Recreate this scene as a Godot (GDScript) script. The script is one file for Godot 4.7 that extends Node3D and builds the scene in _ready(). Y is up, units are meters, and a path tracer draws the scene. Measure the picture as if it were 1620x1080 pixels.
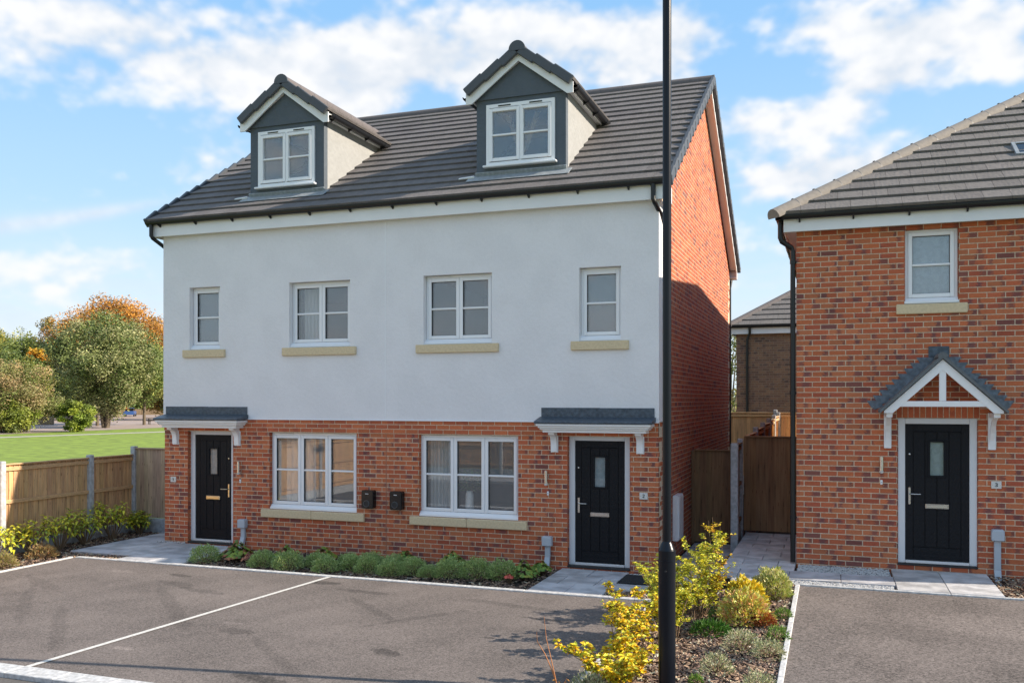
extends Node3D
# Two rendered semi-detached town houses beside a brick house, a shared tarmac drive, a planted strip and a park behind.
# World: x runs along the house fronts to the right, y up, z from the house fronts towards the street. Metres.

const ROOF_T := 0.624        # slope of the town house roof, rise per run
const EAVE_Y := 5.907        # upper edge of its eaves tiles
const EAVE_Z := 0.25
var org := Vector3.ZERO
var names := {}
var M := {}
var rng := RandomNumberGenerator.new()


class MB:
	var v := PackedVector3Array()
	var n := PackedVector3Array()
	var uv := PackedVector2Array()
	var c := PackedColorArray()
	var xf := Transform3D.IDENTITY
	var col := Color.WHITE
	var tinted := false

	func tri(a: Vector3, b: Vector3, d: Vector3, ua := Vector2.ZERO, ub := Vector2.ZERO, ud := Vector2.ZERO) -> void:
		a = xf * a
		b = xf * b
		d = xf * d
		var k := (b - a).cross(d - a).normalized()
		v.append(a); v.append(d); v.append(b)
		n.append(k); n.append(k); n.append(k)
		uv.append(ua); uv.append(ud); uv.append(ub)
		c.append(col); c.append(col); c.append(col)

	func trin(a: Vector3, b: Vector3, d: Vector3, na: Vector3, nb: Vector3, nd: Vector3, ua := Vector2.ZERO, ub := Vector2.ZERO, ud := Vector2.ZERO) -> void:
		v.append(xf * a); v.append(xf * d); v.append(xf * b)
		n.append((xf.basis * na).normalized()); n.append((xf.basis * nd).normalized()); n.append((xf.basis * nb).normalized())
		uv.append(ua); uv.append(ud); uv.append(ub)
		c.append(col); c.append(col); c.append(col)

	# a, b, d, e run anticlockwise seen from outside; u is the part of the texture
	func quad(a: Vector3, b: Vector3, d: Vector3, e: Vector3, u := Rect2(0, 0, 1, 1)) -> void:
		var u0 := Vector2(u.position.x, u.end.y)
		var u1 := u.end
		var u2 := Vector2(u.end.x, u.position.y)
		var u3 := u.position
		tri(a, b, d, u0, u1, u2)
		tri(a, d, e, u0, u2, u3)

	func box(p: Vector3, s: Vector3) -> void:
		var q := p + s
		quad(Vector3(p.x, p.y, q.z), Vector3(q.x, p.y, q.z), q, Vector3(p.x, q.y, q.z))
		quad(Vector3(q.x, p.y, p.z), p, Vector3(p.x, q.y, p.z), Vector3(q.x, q.y, p.z))
		quad(Vector3(q.x, p.y, q.z), Vector3(q.x, p.y, p.z), Vector3(q.x, q.y, p.z), q)
		quad(p, Vector3(p.x, p.y, q.z), Vector3(p.x, q.y, q.z), Vector3(p.x, q.y, p.z))
		quad(Vector3(p.x, q.y, q.z), q, Vector3(q.x, q.y, p.z), Vector3(p.x, q.y, p.z))
		quad(p, Vector3(q.x, p.y, p.z), Vector3(q.x, p.y, q.z), Vector3(p.x, p.y, q.z))

	# a box with bevelled edges
	func cbox(p: Vector3, s: Vector3, k: float) -> void:
		var q := p + s
		var x := [p.x, p.x + k, q.x - k, q.x]
		var y := [p.y, p.y + k, q.y - k, q.y]
		var z := [p.z, p.z + k, q.z - k, q.z]
		quad(Vector3(x[1], y[1], z[3]), Vector3(x[2], y[1], z[3]), Vector3(x[2], y[2], z[3]), Vector3(x[1], y[2], z[3]))
		quad(Vector3(x[2], y[1], z[0]), Vector3(x[1], y[1], z[0]), Vector3(x[1], y[2], z[0]), Vector3(x[2], y[2], z[0]))
		quad(Vector3(x[3], y[1], z[2]), Vector3(x[3], y[1], z[1]), Vector3(x[3], y[2], z[1]), Vector3(x[3], y[2], z[2]))
		quad(Vector3(x[0], y[1], z[1]), Vector3(x[0], y[1], z[2]), Vector3(x[0], y[2], z[2]), Vector3(x[0], y[2], z[1]))
		quad(Vector3(x[1], y[3], z[2]), Vector3(x[2], y[3], z[2]), Vector3(x[2], y[3], z[1]), Vector3(x[1], y[3], z[1]))
		quad(Vector3(x[1], y[0], z[1]), Vector3(x[2], y[0], z[1]), Vector3(x[2], y[0], z[2]), Vector3(x[1], y[0], z[2]))
		for sx in [0, 1]:
			for sy in [0, 1]:
				var ax: float = x[1 + sx]
				var bx: float = x[3 * sx]
				var ay: float = y[1 + sy]
				var by: float = y[3 * sy]
				_fair(Vector3(bx, ay, z[1]), Vector3(bx, ay, z[2]), Vector3(ax, by, z[2]), Vector3(ax, by, z[1]), p + s * 0.5)
			for sz in [0, 1]:
				var ax2: float = x[1 + sx]
				var bx2: float = x[3 * sx]
				var az: float = z[1 + sz]
				var bz: float = z[3 * sz]
				_fair(Vector3(bx2, y[1], az), Vector3(bx2, y[2], az), Vector3(ax2, y[2], bz), Vector3(ax2, y[1], bz), p + s * 0.5)
		for sy2 in [0, 1]:
			for sz2 in [0, 1]:
				var ay2: float = y[1 + sy2]
				var by2: float = y[3 * sy2]
				var az2: float = z[1 + sz2]
				var bz2: float = z[3 * sz2]
				_fair(Vector3(x[1], by2, az2), Vector3(x[2], by2, az2), Vector3(x[2], ay2, bz2), Vector3(x[1], ay2, bz2), p + s * 0.5)

	func _fair(a: Vector3, b: Vector3, d: Vector3, e: Vector3, mid: Vector3) -> void:
		if (b - a).cross(d - a).dot((a + d) * 0.5 - mid) < 0.0:
			quad(a, e, d, b)
		else:
			quad(a, b, d, e)

	# polygon in x, y (anticlockwise) between two depths
	func prism(poly: PackedVector2Array, z0: float, z1: float) -> void:
		var area := 0.0
		for i in poly.size():
			area += poly[i].cross(poly[(i + 1) % poly.size()])
		if area < 0.0:
			poly = poly.duplicate()
			poly.reverse()
		var t := Geometry2D.triangulate_polygon(poly)
		for i in range(0, t.size(), 3):
			var a := poly[t[i]]
			var b := poly[t[i + 1]]
			var d := poly[t[i + 2]]
			if (b - a).cross(d - a) < 0.0:
				var k := b
				b = d
				d = k
			tri(Vector3(a.x, a.y, z1), Vector3(b.x, b.y, z1), Vector3(d.x, d.y, z1))
			tri(Vector3(a.x, a.y, z0), Vector3(d.x, d.y, z0), Vector3(b.x, b.y, z0))
		for i in poly.size():
			var a := poly[i]
			var b := poly[(i + 1) % poly.size()]
			quad(Vector3(a.x, a.y, z1), Vector3(a.x, a.y, z0), Vector3(b.x, b.y, z0), Vector3(b.x, b.y, z1))

	# round bar along points with a radius at each point
	func tube(pts: Array, rad: Array, sides: int, caps := true) -> void:
		var rings := []
		var nors := []
		for i in pts.size():
			var dir: Vector3 = (pts[mini(i + 1, pts.size() - 1)] - pts[maxi(i - 1, 0)]).normalized()
			var side := dir.cross(Vector3(0.13, 0.21, 0.97) if absf(dir.z) < 0.9 else Vector3(1, 0.1, 0)).normalized()
			var up := side.cross(dir)
			var ring := []
			var nor := []
			for k in sides:
				var a := TAU * k / sides
				var o := side * cos(a) + up * sin(a)
				ring.append(pts[i] + o * rad[i])
				nor.append(o)
			rings.append(ring)
			nors.append(nor)
		for i in pts.size() - 1:
			for k in sides:
				var l := (k + 1) % sides
				trin(rings[i][k], rings[i + 1][l], rings[i][l], nors[i][k], nors[i + 1][l], nors[i][l])
				trin(rings[i][k], rings[i + 1][k], rings[i + 1][l], nors[i][k], nors[i + 1][k], nors[i + 1][l])
		if caps:
			for k in range(1, sides - 1):
				tri(rings[0][0], rings[0][k], rings[0][k + 1])
				var e: Array = rings[-1]
				tri(e[0], e[k + 1], e[k])

	# turned shape about a vertical axis: profile of (radius, height)
	func lathe(prof: Array, at: Vector3, sides: int) -> void:
		for i in prof.size() - 1:
			var p: Vector2 = prof[i]
			var q: Vector2 = prof[i + 1]
			var sl := Vector2(q.y - p.y, p.x - q.x).normalized()
			for k in sides:
				var a := TAU * k / sides
				var b := TAU * (k + 1) / sides
				var ea := Vector3(cos(a), 0, -sin(a))
				var eb := Vector3(cos(b), 0, -sin(b))
				var na := ea * sl.x + Vector3.UP * sl.y
				var nb := eb * sl.x + Vector3.UP * sl.y
				var p0 := at + ea * p.x + Vector3.UP * p.y
				var p1 := at + eb * p.x + Vector3.UP * p.y
				var q0 := at + ea * q.x + Vector3.UP * q.y
				var q1 := at + eb * q.x + Vector3.UP * q.y
				if p.x > 1e-5:
					trin(p0, p1, q1, na, nb, nb)
				if q.x > 1e-5:
					trin(p0, q1, q0, na, nb, na)

	# pointed leaf folded along its rib
	func leaf(at: Vector3, along: Vector3, up: Vector3, length: float, width: float, fold := 0.25) -> void:
		var side := along.cross(up).normalized() * width * 0.5
		var lift := up * width * fold
		var a := at
		var tip := at + along * length - up * length * 0.12
		var mid := at + along * length * 0.5
		tri(a, mid + side + lift, tip)
		tri(a, tip, mid - side + lift)

	func mesh() -> ArrayMesh:
		var m := ArrayMesh.new()
		if v.is_empty():
			return m
		var arr := []
		arr.resize(Mesh.ARRAY_MAX)
		arr[Mesh.ARRAY_VERTEX] = v
		arr[Mesh.ARRAY_NORMAL] = n
		arr[Mesh.ARRAY_TEX_UV] = uv
		if tinted:
			arr[Mesh.ARRAY_COLOR] = c
		m.add_surface_from_arrays(Mesh.PRIMITIVE_TRIANGLES, arr)
		return m


# ---------------------------------------------------------------- nodes
func numbered(parent: Node, called: String) -> String:
	var key := str(parent.get_instance_id()) + called
	var k: int = names.get(key, 0)
	names[key] = k + 1
	return called if k == 0 else "%s_%03d" % [called, k]


func thing(called: String, label: String, category: String, at: Vector3, group := "") -> Node3D:
	var o := Node3D.new()
	o.name = numbered(self, called)
	add_child(o)
	o.position = at
	tag(o, label, category, group)
	org = at
	return o


func tag(o: Node, label: String, category: String, group := "") -> void:
	o.set_meta("label", label)
	o.set_meta("category", category)
	if group:
		o.set_meta("group", group)


func mb(fr := Transform3D.IDENTITY) -> MB:
	var m := MB.new()
	m.xf = Transform3D(Basis.IDENTITY, -org) * fr
	return m


func put(called: String, shape: MB, material: Material, parent: Node) -> MeshInstance3D:
	return put_mesh(called, shape.mesh(), material, parent)


func put_mesh(called: String, m: Mesh, material: Material, parent: Node) -> MeshInstance3D:
	var o := MeshInstance3D.new()
	o.name = numbered(parent, called)
	if m.get_surface_count() > 0 and m.surface_get_material(0) == null:
		m.surface_set_material(0, material)
	o.mesh = m
	parent.add_child(o)
	return o


# one piece of the setting at the top level
func setting(called: String, shape: MB, material: Material) -> MeshInstance3D:
	var o := put(called, shape, material, self)
	o.set_meta("kind", "structure")
	return o


func stuff(o: Node) -> Node:
	o.set_meta("kind", "stuff")
	return o


func copy_of(o: Node3D, at: Vector3, turn: float, size: float, label: String) -> Node3D:
	var r: Node3D = o.duplicate()
	r.name = numbered(self, String(o.name).rstrip("0123456789").rstrip("_"))
	add_child(r)
	r.transform = Transform3D(Basis(Vector3.UP, turn).scaled(Vector3.ONE * size), at)
	r.set_meta("label", label)
	return r


# ---------------------------------------------------------------- materials
func lin(r: float, g: float, b: float) -> Color:
	return Color(r, g, b).linear_to_srgb()


func gray(sd: int, freq: float, octaves: int, size := 256) -> Image:
	var f := FastNoiseLite.new()
	f.seed = sd
	f.frequency = freq
	f.fractal_octaves = octaves
	f.noise_type = FastNoiseLite.TYPE_SIMPLEX_SMOOTH
	var im := f.get_seamless_image(size, size)
	im.convert(Image.FORMAT_L8)
	return im


# grey multiplier texture between two linear values
func tone(sd: int, freq: float, octaves: int, lo: float, hi: float, size := 256, grit := 0.0) -> ImageTexture:
	var d := gray(sd, freq, octaves, size).get_data()
	var lut := PackedFloat32Array()
	for i in 256:
		lut.append(lerpf(lo, hi, smoothstep(0.15, 0.85, i / 255.0)))
	var r := RandomNumberGenerator.new()
	r.seed = sd
	var outp := PackedByteArray()
	outp.resize(d.size() * 3)
	for i in d.size():
		var x := lut[d[i]]
		if grit > 0.0:
			x *= 1.0 + grit * (r.randf() - 0.5)
		var b := int(clampf(Color(x, x, x).linear_to_srgb().r, 0.0, 1.0) * 255.0)
		outp[i * 3] = b
		outp[i * 3 + 1] = b
		outp[i * 3 + 2] = b
	return ImageTexture.create_from_image(Image.create_from_data(size, size, false, Image.FORMAT_RGB8, outp))


func relief(sd: int, freq: float, octaves: int, strength: float, size := 256) -> ImageTexture:
	var im := gray(sd, freq, octaves, size)
	im.convert(Image.FORMAT_RGBA8)
	im.bump_map_to_normal_map(strength)
	return ImageTexture.create_from_image(im)


func mat(key: String, color: Color, rough: float, tex: Texture2D = null, per_metre := 1.0, nor: Texture2D = null, nor_scale := 1.0) -> StandardMaterial3D:
	var m := StandardMaterial3D.new()
	m.resource_name = key
	m.albedo_color = color
	m.roughness = rough
	if tex or nor:
		m.uv1_triplanar = true
		m.uv1_world_triplanar = true
		m.uv1_scale = Vector3.ONE * per_metre
	if tex:
		m.albedo_texture = tex
	if nor:
		m.normal_enabled = true
		m.normal_texture = nor
		m.normal_scale = nor_scale
	M[key] = m
	return m


func leaf_mat(key: String, color: Color, back: Color, rough := 0.55) -> void:
	var m := mat(key, color, rough)
	m.vertex_color_use_as_albedo = true
	m.backlight_enabled = true
	m.backlight = back
	m.cull_mode = BaseMaterial3D.CULL_DISABLED


# picture of 8 x 8 brick faces, each with its own flashing
func brick_sheet(sd: int, warm: Array, dark: Array, share: float) -> ImageTexture:
	var w := 768
	var h := 384
	var r := RandomNumberGenerator.new()
	r.seed = sd
	var f := FastNoiseLite.new()
	f.seed = sd
	f.frequency = 0.035
	f.fractal_octaves = 4
	var im := Image.create(w, h, false, Image.FORMAT_RGB8)
	var cw := w / 8
	var ch := h / 8
	for cy in 8:
		for cx in 8:
			var a: Color = warm[r.randi() % warm.size()]
			var tint := 0.86 + 0.28 * r.randf()
			var d: Color = dark[r.randi() % dark.size()]
			var mode := r.randf()
			var at := 2.0
			var wid := 0.2
			if mode < share:
				at = r.randf_range(0.55, 1.05) if r.randf() < 0.7 else r.randf_range(-0.1, 0.4)
				wid = r.randf_range(0.1, 0.34)
			elif mode < share + 0.05:
				at = 0.5
				wid = 0.9
			for y in ch:
				for x in cw:
					var px := cx * cw + x
					var py := cy * ch + y
					var nn := f.get_noise_2d(px * 1.6, py * 3.0)
					var fine := f.get_noise_2d(px * 9.0 + 500.0, py * 9.0)
					var u := float(x) / cw
					var k := 1.0 - smoothstep(wid * 0.5, wid * 1.1, absf(u - at) + nn * 0.22)
					var q := a.lerp(d, k * 0.9)
					var s := tint * (1.0 + 0.16 * nn + 0.2 * fine)
					im.set_pixel(px, py, Color(q.r * s, q.g * s, q.b * s).linear_to_srgb())
	return ImageTexture.create_from_image(im)


func wood_sheet(sd: int) -> ImageTexture:
	var w := 256
	var h := 512
	var f := FastNoiseLite.new()
	f.seed = sd
	f.frequency = 0.02
	f.fractal_octaves = 4
	var r := RandomNumberGenerator.new()
	r.seed = sd
	var knots := []
	for i in 16:
		knots.append(Vector3(r.randf() * w, r.randf() * h, r.randf_range(3.0, 6.0)))
	var im := Image.create(w, h, false, Image.FORMAT_RGB8)
	for y in h:
		for x in w:
			var n1 := f.get_noise_2d(x * 4.0, y * 0.25)
			var n2 := f.get_noise_2d(x * 0.5 + 900.0, y * 0.3)
			var s := 0.82 + 0.3 * n1 + 0.28 * n2
			var k := 0.0
			for q in knots:
				var dx: float = x - q.x
				var dy: float = (y - q.y) * 0.6
				if absf(dx) < 9.0 and absf(dy) < 9.0:
					k = maxf(k, 1.0 - smoothstep(q.z * 0.5, q.z, sqrt(dx * dx + dy * dy)))
			var col := Color(1.0, 0.94, 0.86).lerp(Color(0.3, 0.2, 0.13), k * 0.75)
			im.set_pixel(x, y, Color(clampf(col.r * s, 0, 1), clampf(col.g * s, 0, 1), clampf(col.b * s, 0, 1)).linear_to_srgb())
	return ImageTexture.create_from_image(im)


# worn driveway: speckle, patches, tyre scuffs and damp stains, over x0..x1, z0..z1 of the ground
func tarmac_sheet(sd: int, w: int, h: int, x0: float, x1: float, z0: float, z1: float, stains: Array) -> ImageTexture:
	var f := FastNoiseLite.new()
	f.seed = sd
	f.frequency = 0.5
	f.fractal_octaves = 3
	var r := RandomNumberGenerator.new()
	r.seed = sd
	var d := PackedByteArray()
	d.resize(w * h * 3)
	var mul := PackedFloat32Array()
	mul.resize(w * h)
	mul.fill(1.0)
	for s in stains:
		var ca := cos(s[4])
		var sa := sin(s[4])
		var reach: float = maxf(s[2], s[3]) * 1.3
		var i0 := int((s[0] - reach - x0) / (x1 - x0) * w)
		var i1 := int((s[0] + reach - x0) / (x1 - x0) * w)
		var j0 := int((s[1] - reach - z0) / (z1 - z0) * h)
		var j1 := int((s[1] + reach - z0) / (z1 - z0) * h)
		for j in range(maxi(j0, 0), mini(j1, h)):
			for i in range(maxi(i0, 0), mini(i1, w)):
				var px := x0 + (x1 - x0) * i / w
				var pz := z0 + (z1 - z0) * j / h
				var ax: float = ((px - s[0]) * ca + (pz - s[1]) * sa) / s[2]
				var az: float = (-(px - s[0]) * sa + (pz - s[1]) * ca) / s[3]
				var q := ax * ax + az * az + 0.7 * f.get_noise_2d(px * 9.0, pz * 9.0)
				var k := 1.0 - smoothstep(0.35, 1.0, q)
				mul[j * w + i] *= 1.0 - k * 1.6 * s[5] * (0.7 + 0.6 * f.get_noise_2d(px * 40.0, pz * 40.0 + 77.0))
	var clot := 0.5
	var old := PackedFloat32Array()
	old.resize(w)
	for j in h:
		var pz := z0 + (z1 - z0) * j / h
		for i in w:
			var px := x0 + (x1 - x0) * i / w
			var big := f.get_noise_2d(px * 0.9, pz * 1.4)
			var streak := f.get_noise_2d(px * 2.2 + pz * 1.0 + 40.0, pz * 0.7 - px * 0.3)
			if i % 3 == 0:
				clot = old[i] if j % 2 == 1 else r.randf()
			old[i] = clot
			var s := (0.86 + 0.16 * big + 0.12 * streak + 0.8 * (r.randf() - 0.5) + 0.5 * (clot - 0.5)) * mul[j * w + i]
			var k := j * w + i
			d[k * 3] = int(clampf(sqrt(maxf(s, 0.0) * 0.5) * 255.0, 0, 255))
			d[k * 3 + 1] = int(clampf(sqrt(maxf(s, 0.0) * 0.462) * 255.0, 0, 255))
			d[k * 3 + 2] = int(clampf(sqrt(maxf(s, 0.0) * 0.446) * 255.0, 0, 255))
	return ImageTexture.create_from_image(Image.create_from_data(w, h, false, Image.FORMAT_RGB8, d))


func make_materials() -> void:
	var fine := relief(3, 0.06, 3, 3.0)
	var soft := relief(4, 0.02, 4, 4.0)
	mat("render", lin(0.77, 0.765, 0.785), 0.9, tone(11, 0.012, 4, 0.95, 1.0, 256, 0.06), 0.35, relief(5, 0.12, 2, 3.0), 0.1)
	mat("mortar", lin(0.7, 0.57, 0.42), 0.95, tone(12, 0.05, 3, 0.75, 1.0), 2.0, fine, 0.8)
	mat("mortar_brown", lin(0.38, 0.31, 0.24), 0.95, tone(12, 0.05, 3, 0.75, 1.0), 2.0, fine, 0.8)
	var warm := [lin_c(0.5, 0.14, 0.055), lin_c(0.45, 0.115, 0.05), lin_c(0.47, 0.15, 0.065), lin_c(0.38, 0.09, 0.045)]
	var dark := [lin_c(0.2, 0.07, 0.06), lin_c(0.23, 0.075, 0.055), lin_c(0.16, 0.062, 0.06)]
	M.brick = _brick_mat("brick", brick_sheet(21, warm, dark, 0.55), fine)
	M.red_brick = _brick_mat("red_brick", brick_sheet(22, [warm[0], warm[1]], [warm[3]], 0.3), fine)
	M.brown_brick = _brick_mat("brown_brick", brick_sheet(23, [lin_c(0.26, 0.15, 0.09), lin_c(0.21, 0.12, 0.08)], [lin_c(0.12, 0.075, 0.06)], 0.4), fine)
	mat("tile", lin(0.155, 0.142, 0.14), 0.85, tone(31, 0.02, 4, 0.8, 1.0, 256, 0.18), 1.2, fine, 0.7).vertex_color_use_as_albedo = true
	mat("pale_tile", lin(0.17, 0.155, 0.145), 0.85, tone(32, 0.02, 4, 0.8, 1.0, 256, 0.18), 1.2, fine, 0.7).vertex_color_use_as_albedo = true
	mat("ridge", lin(0.13, 0.115, 0.115), 0.8, tone(33, 0.03, 3, 0.85, 1.0), 1.5)
	mat("hip", lin(0.24, 0.215, 0.19), 0.85, tone(34, 0.03, 3, 0.8, 1.0), 1.5)
	mat("verge", lin(0.06, 0.068, 0.08), 0.5)
	mat("deck", lin(0.03, 0.028, 0.028), 0.95)
	mat("upvc", lin(0.8, 0.81, 0.83), 0.32)
	mat("fascia", lin(0.79, 0.8, 0.81), 0.35, tone(35, 0.01, 3, 0.94, 1.0), 0.4)
	mat("door_frame", lin(0.62, 0.64, 0.67), 0.4)
	mat("black_plastic", lin(0.005, 0.006, 0.008), 0.42)
	mat("slate_paint", lin(0.085, 0.105, 0.128), 0.75, tone(36, 0.02, 3, 0.92, 1.0), 0.6, fine, 0.3)
	mat("cheek", lin(0.31, 0.315, 0.31), 0.8, tone(37, 0.02, 3, 0.94, 1.0), 0.5, fine, 0.3)
	mat("lead", lin(0.085, 0.112, 0.145), 0.45, tone(38, 0.03, 4, 0.6, 1.0), 1.5, soft, 0.6).metallic = 0.25
	mat("pale_flashing", lin(0.15, 0.18, 0.215), 0.5, tone(38, 0.03, 4, 0.65, 1.0), 1.5, soft, 0.6).metallic = 0.2
	mat("pale_lead", lin(0.3, 0.33, 0.35), 0.5, tone(38, 0.03, 4, 0.75, 1.0), 1.5)
	mat("stone_sill", lin(0.68, 0.555, 0.36), 0.85, tone(39, 0.04, 3, 0.88, 1.0, 256, 0.12), 2.0, fine, 0.3)
	mat("door_black", lin(0.004, 0.005, 0.008), 0.5, null, 6.0, relief(40, 0.05, 4, 5.0), 0.7)
	M.door_black.uv1_scale = Vector3(9, 1.2, 9)
	M.door_black.metallic_specular = 0.35
	var ch := mat("chrome", lin(0.6, 0.6, 0.6), 0.25)
	ch.metallic = 1.0
	var br := mat("brass", lin(0.6, 0.54, 0.42), 0.28)
	br.metallic = 1.0
	mat("aluminium", lin(0.66, 0.67, 0.69), 0.35).metallic = 0.3
	mat("sealant", lin(0.3, 0.15, 0.1), 0.8)
	mat("gasket", lin(0.02, 0.02, 0.022), 0.6)
	mat("plaque", lin(0.62, 0.62, 0.6), 0.5)
	mat("ink", lin(0.02, 0.03, 0.035), 0.6)
	mat("duct", lin(0.42, 0.47, 0.53), 0.5)
	mat("plaster", lin(0.26, 0.255, 0.25), 0.9)
	mat("carpet", lin(0.1, 0.09, 0.08), 0.95)
	mat("curtain", lin(0.6, 0.6, 0.58), 0.9)
	mat("white_ceramic", lin(0.8, 0.8, 0.78), 0.3)
	var g := mat("glass", Color(0.9, 0.95, 1.0, 0.03), 0.0)
	g.transparency = BaseMaterial3D.TRANSPARENCY_ALPHA
	g.metallic_specular = 0.5
	mat("teal_frosted", lin(0.055, 0.1, 0.125), 0.5, tone(41, 0.02, 2, 0.85, 1.0), 2.0)
	mat("frosted", lin(0.2, 0.27, 0.3), 0.5, tone(41, 0.02, 2, 0.8, 1.0), 2.0)
	mat("concrete", lin(0.5, 0.51, 0.53), 0.9, tone(51, 0.03, 4, 0.72, 1.0, 256, 0.15), 1.3, soft, 0.5)
	mat("edging", lin(0.58, 0.585, 0.59), 0.9, tone(52, 0.03, 4, 0.7, 1.0, 256, 0.2), 1.6, soft, 0.5)
	mat("slab", lin(0.6, 0.6, 0.615), 0.8, tone(53, 0.012, 5, 0.62, 1.0, 256, 0.12), 0.7, soft, 0.4).vertex_color_use_as_albedo = true
	mat("joint", lin(0.4, 0.39, 0.37), 0.95)
	mat("pebble", lin(0.5, 0.5, 0.5), 0.8).vertex_color_use_as_albedo = true
	mat("soil", lin(0.05, 0.036, 0.028), 1.0, tone(54, 0.06, 4, 0.5, 1.0), 2.0, relief(55, 0.05, 4, 10.0), 1.0)
	mat("bark", lin(0.5, 0.5, 0.5), 0.95).vertex_color_use_as_albedo = true
	mat("white_line", lin(0.66, 0.65, 0.62), 0.8, tone(56, 0.05, 4, 0.75, 1.0, 256, 0.2), 1.5)
	mat("street", lin(0.125, 0.115, 0.11), 0.95, tone(57, 0.03, 4, 0.75, 1.0, 512, 0.7), 0.9)
	mat("grass", lin(0.22, 0.31, 0.03), 0.95, tone(58, 0.03, 5, 0.6, 1.0, 512, 0.3), 0.06)
	mat("far_road", lin(0.36, 0.29, 0.26), 0.95, tone(59, 0.02, 3, 0.85, 1.0), 0.1)
	mat("far_path", lin(0.36, 0.34, 0.29), 0.95)
	mat("far_wall", lin(0.3, 0.22, 0.14), 0.95, tone(60, 0.05, 3, 0.7, 1.0), 0.3)
	var wood := StandardMaterial3D.new()
	wood.resource_name = "fence_wood"
	wood.albedo_texture = wood_sheet(61)
	wood.albedo_color = lin(0.78, 0.52, 0.29)
	wood.roughness = 0.85
	wood.vertex_color_use_as_albedo = true
	M.wood = wood
	var brown: StandardMaterial3D = wood.duplicate()
	brown.resource_name = "stained_fence_wood"
	brown.albedo_color = lin(0.34, 0.2, 0.11)
	M.brown_wood = brown
	var grey: StandardMaterial3D = wood.duplicate()
	grey.resource_name = "weathered_fence_wood"
	grey.albedo_color = lin(0.56, 0.42, 0.3)
	M.grey_wood = grey
	mat("post_paint", lin(0.004, 0.006, 0.011), 0.28).metallic_specular = 0.38
	mat("mat_rubber", lin(0.03, 0.032, 0.036), 0.9, tone(62, 0.2, 2, 0.6, 1.0), 4.0)
	leaf_mat("leaf", Color.WHITE, Color(0.35, 0.38, 0.2))
	mat("stem", lin(0.18, 0.12, 0.07), 0.8)
	mat("twig", lin(0.42, 0.17, 0.06), 0.7)
	mat("trunk", lin(0.16, 0.125, 0.085), 0.9, tone(63, 0.05, 4, 0.6, 1.0), 0.8)
	mat("charger", lin(0.008, 0.009, 0.011), 0.18)
	mat("charger_ring", lin(0.07, 0.08, 0.09), 0.3)
	mat("car_paint", lin(0.05, 0.12, 0.35), 0.25)
	mat("tyre", lin(0.02, 0.02, 0.02), 0.8)
	mat("bench_wood", lin(0.05, 0.038, 0.03), 0.85)
	mat("slate_sheet", lin(0.125, 0.14, 0.15), 0.6, tone(64, 0.05, 3, 0.8, 1.0), 2.0)
	mat("lamp_glass", lin(0.5, 0.5, 0.48), 0.3)


func lin_c(r: float, g: float, b: float) -> Color:
	return Color(r, g, b)


func _brick_mat(key: String, tex: Texture2D, nor: Texture2D) -> StandardMaterial3D:
	var m := StandardMaterial3D.new()
	m.resource_name = key
	m.albedo_texture = tex
	m.roughness = 0.88
	m.normal_enabled = true
	m.normal_texture = nor
	m.normal_scale = 0.5
	return m


# ---------------------------------------------------------------- sky
# clouds by direction: bearing, height, half widths (degrees), weight
const CLOUDS := [[-43.9, 20.9, 5.9, 1.4, 0.8], [-47.5, 18.9, 2.6, 1.3, 0.5], [-38.4, 18.7, 5.9, 1.5, 0.6], [-32.8, 19.6, 6.6, 1.7, 0.7], [-26.6, 20.8, 6.0, 2.1, 0.9], [-17.0, 21.4, 6.7, 2.4, 0.9], [-8.4, 21.4, 3.4, 1.5, 0.7], [-29.8, 17.3, 4.3, 1.4, 0.6], [-34.0, 15.6, 3.4, 1.3, 0.4], [2.2, 20.3, 2.7, 1.8, 0.9], [6.6, 20.2, 4.0, 1.4, 0.9], [8.8, 18.2, 1.5, 1.1, 0.8], [2.6, 18.0, 2.7, 0.9, 0.8], [-0.6, 16.3, 2.6, 1.0, 0.8], [0.1, 13.6, 3.8, 1.2, 0.9], [-3.1, 12.9, 3.2, 1.1, 0.6], [-5.0, 16.6, 1.9, 1.6, 0.6], [-1.3, 21.8, 1.8, 1.0, 0.5], [-39.5, 13.8, 4.4, 0.9, 0.3], [-12.3, 19.5, 3.1, 0.9, 0.4], [-5.9, 21.2, 1.5, 2.0, -0.7], [-24.6, 17.8, 2.4, 0.9, -0.6], [-38.4, 20.8, 1.8, 0.7, -0.3], [-46.2, 14.1, 4.7, 2.3, -0.7], [-5.0, 19.1, 1.9, 1.0, -0.5], [7.8, 16.6, 1.9, 0.8, -0.4], [-45.3, 6.9, 5.4, 1.4, 0.3]]
var sky_noise := FastNoiseLite.new()


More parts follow.
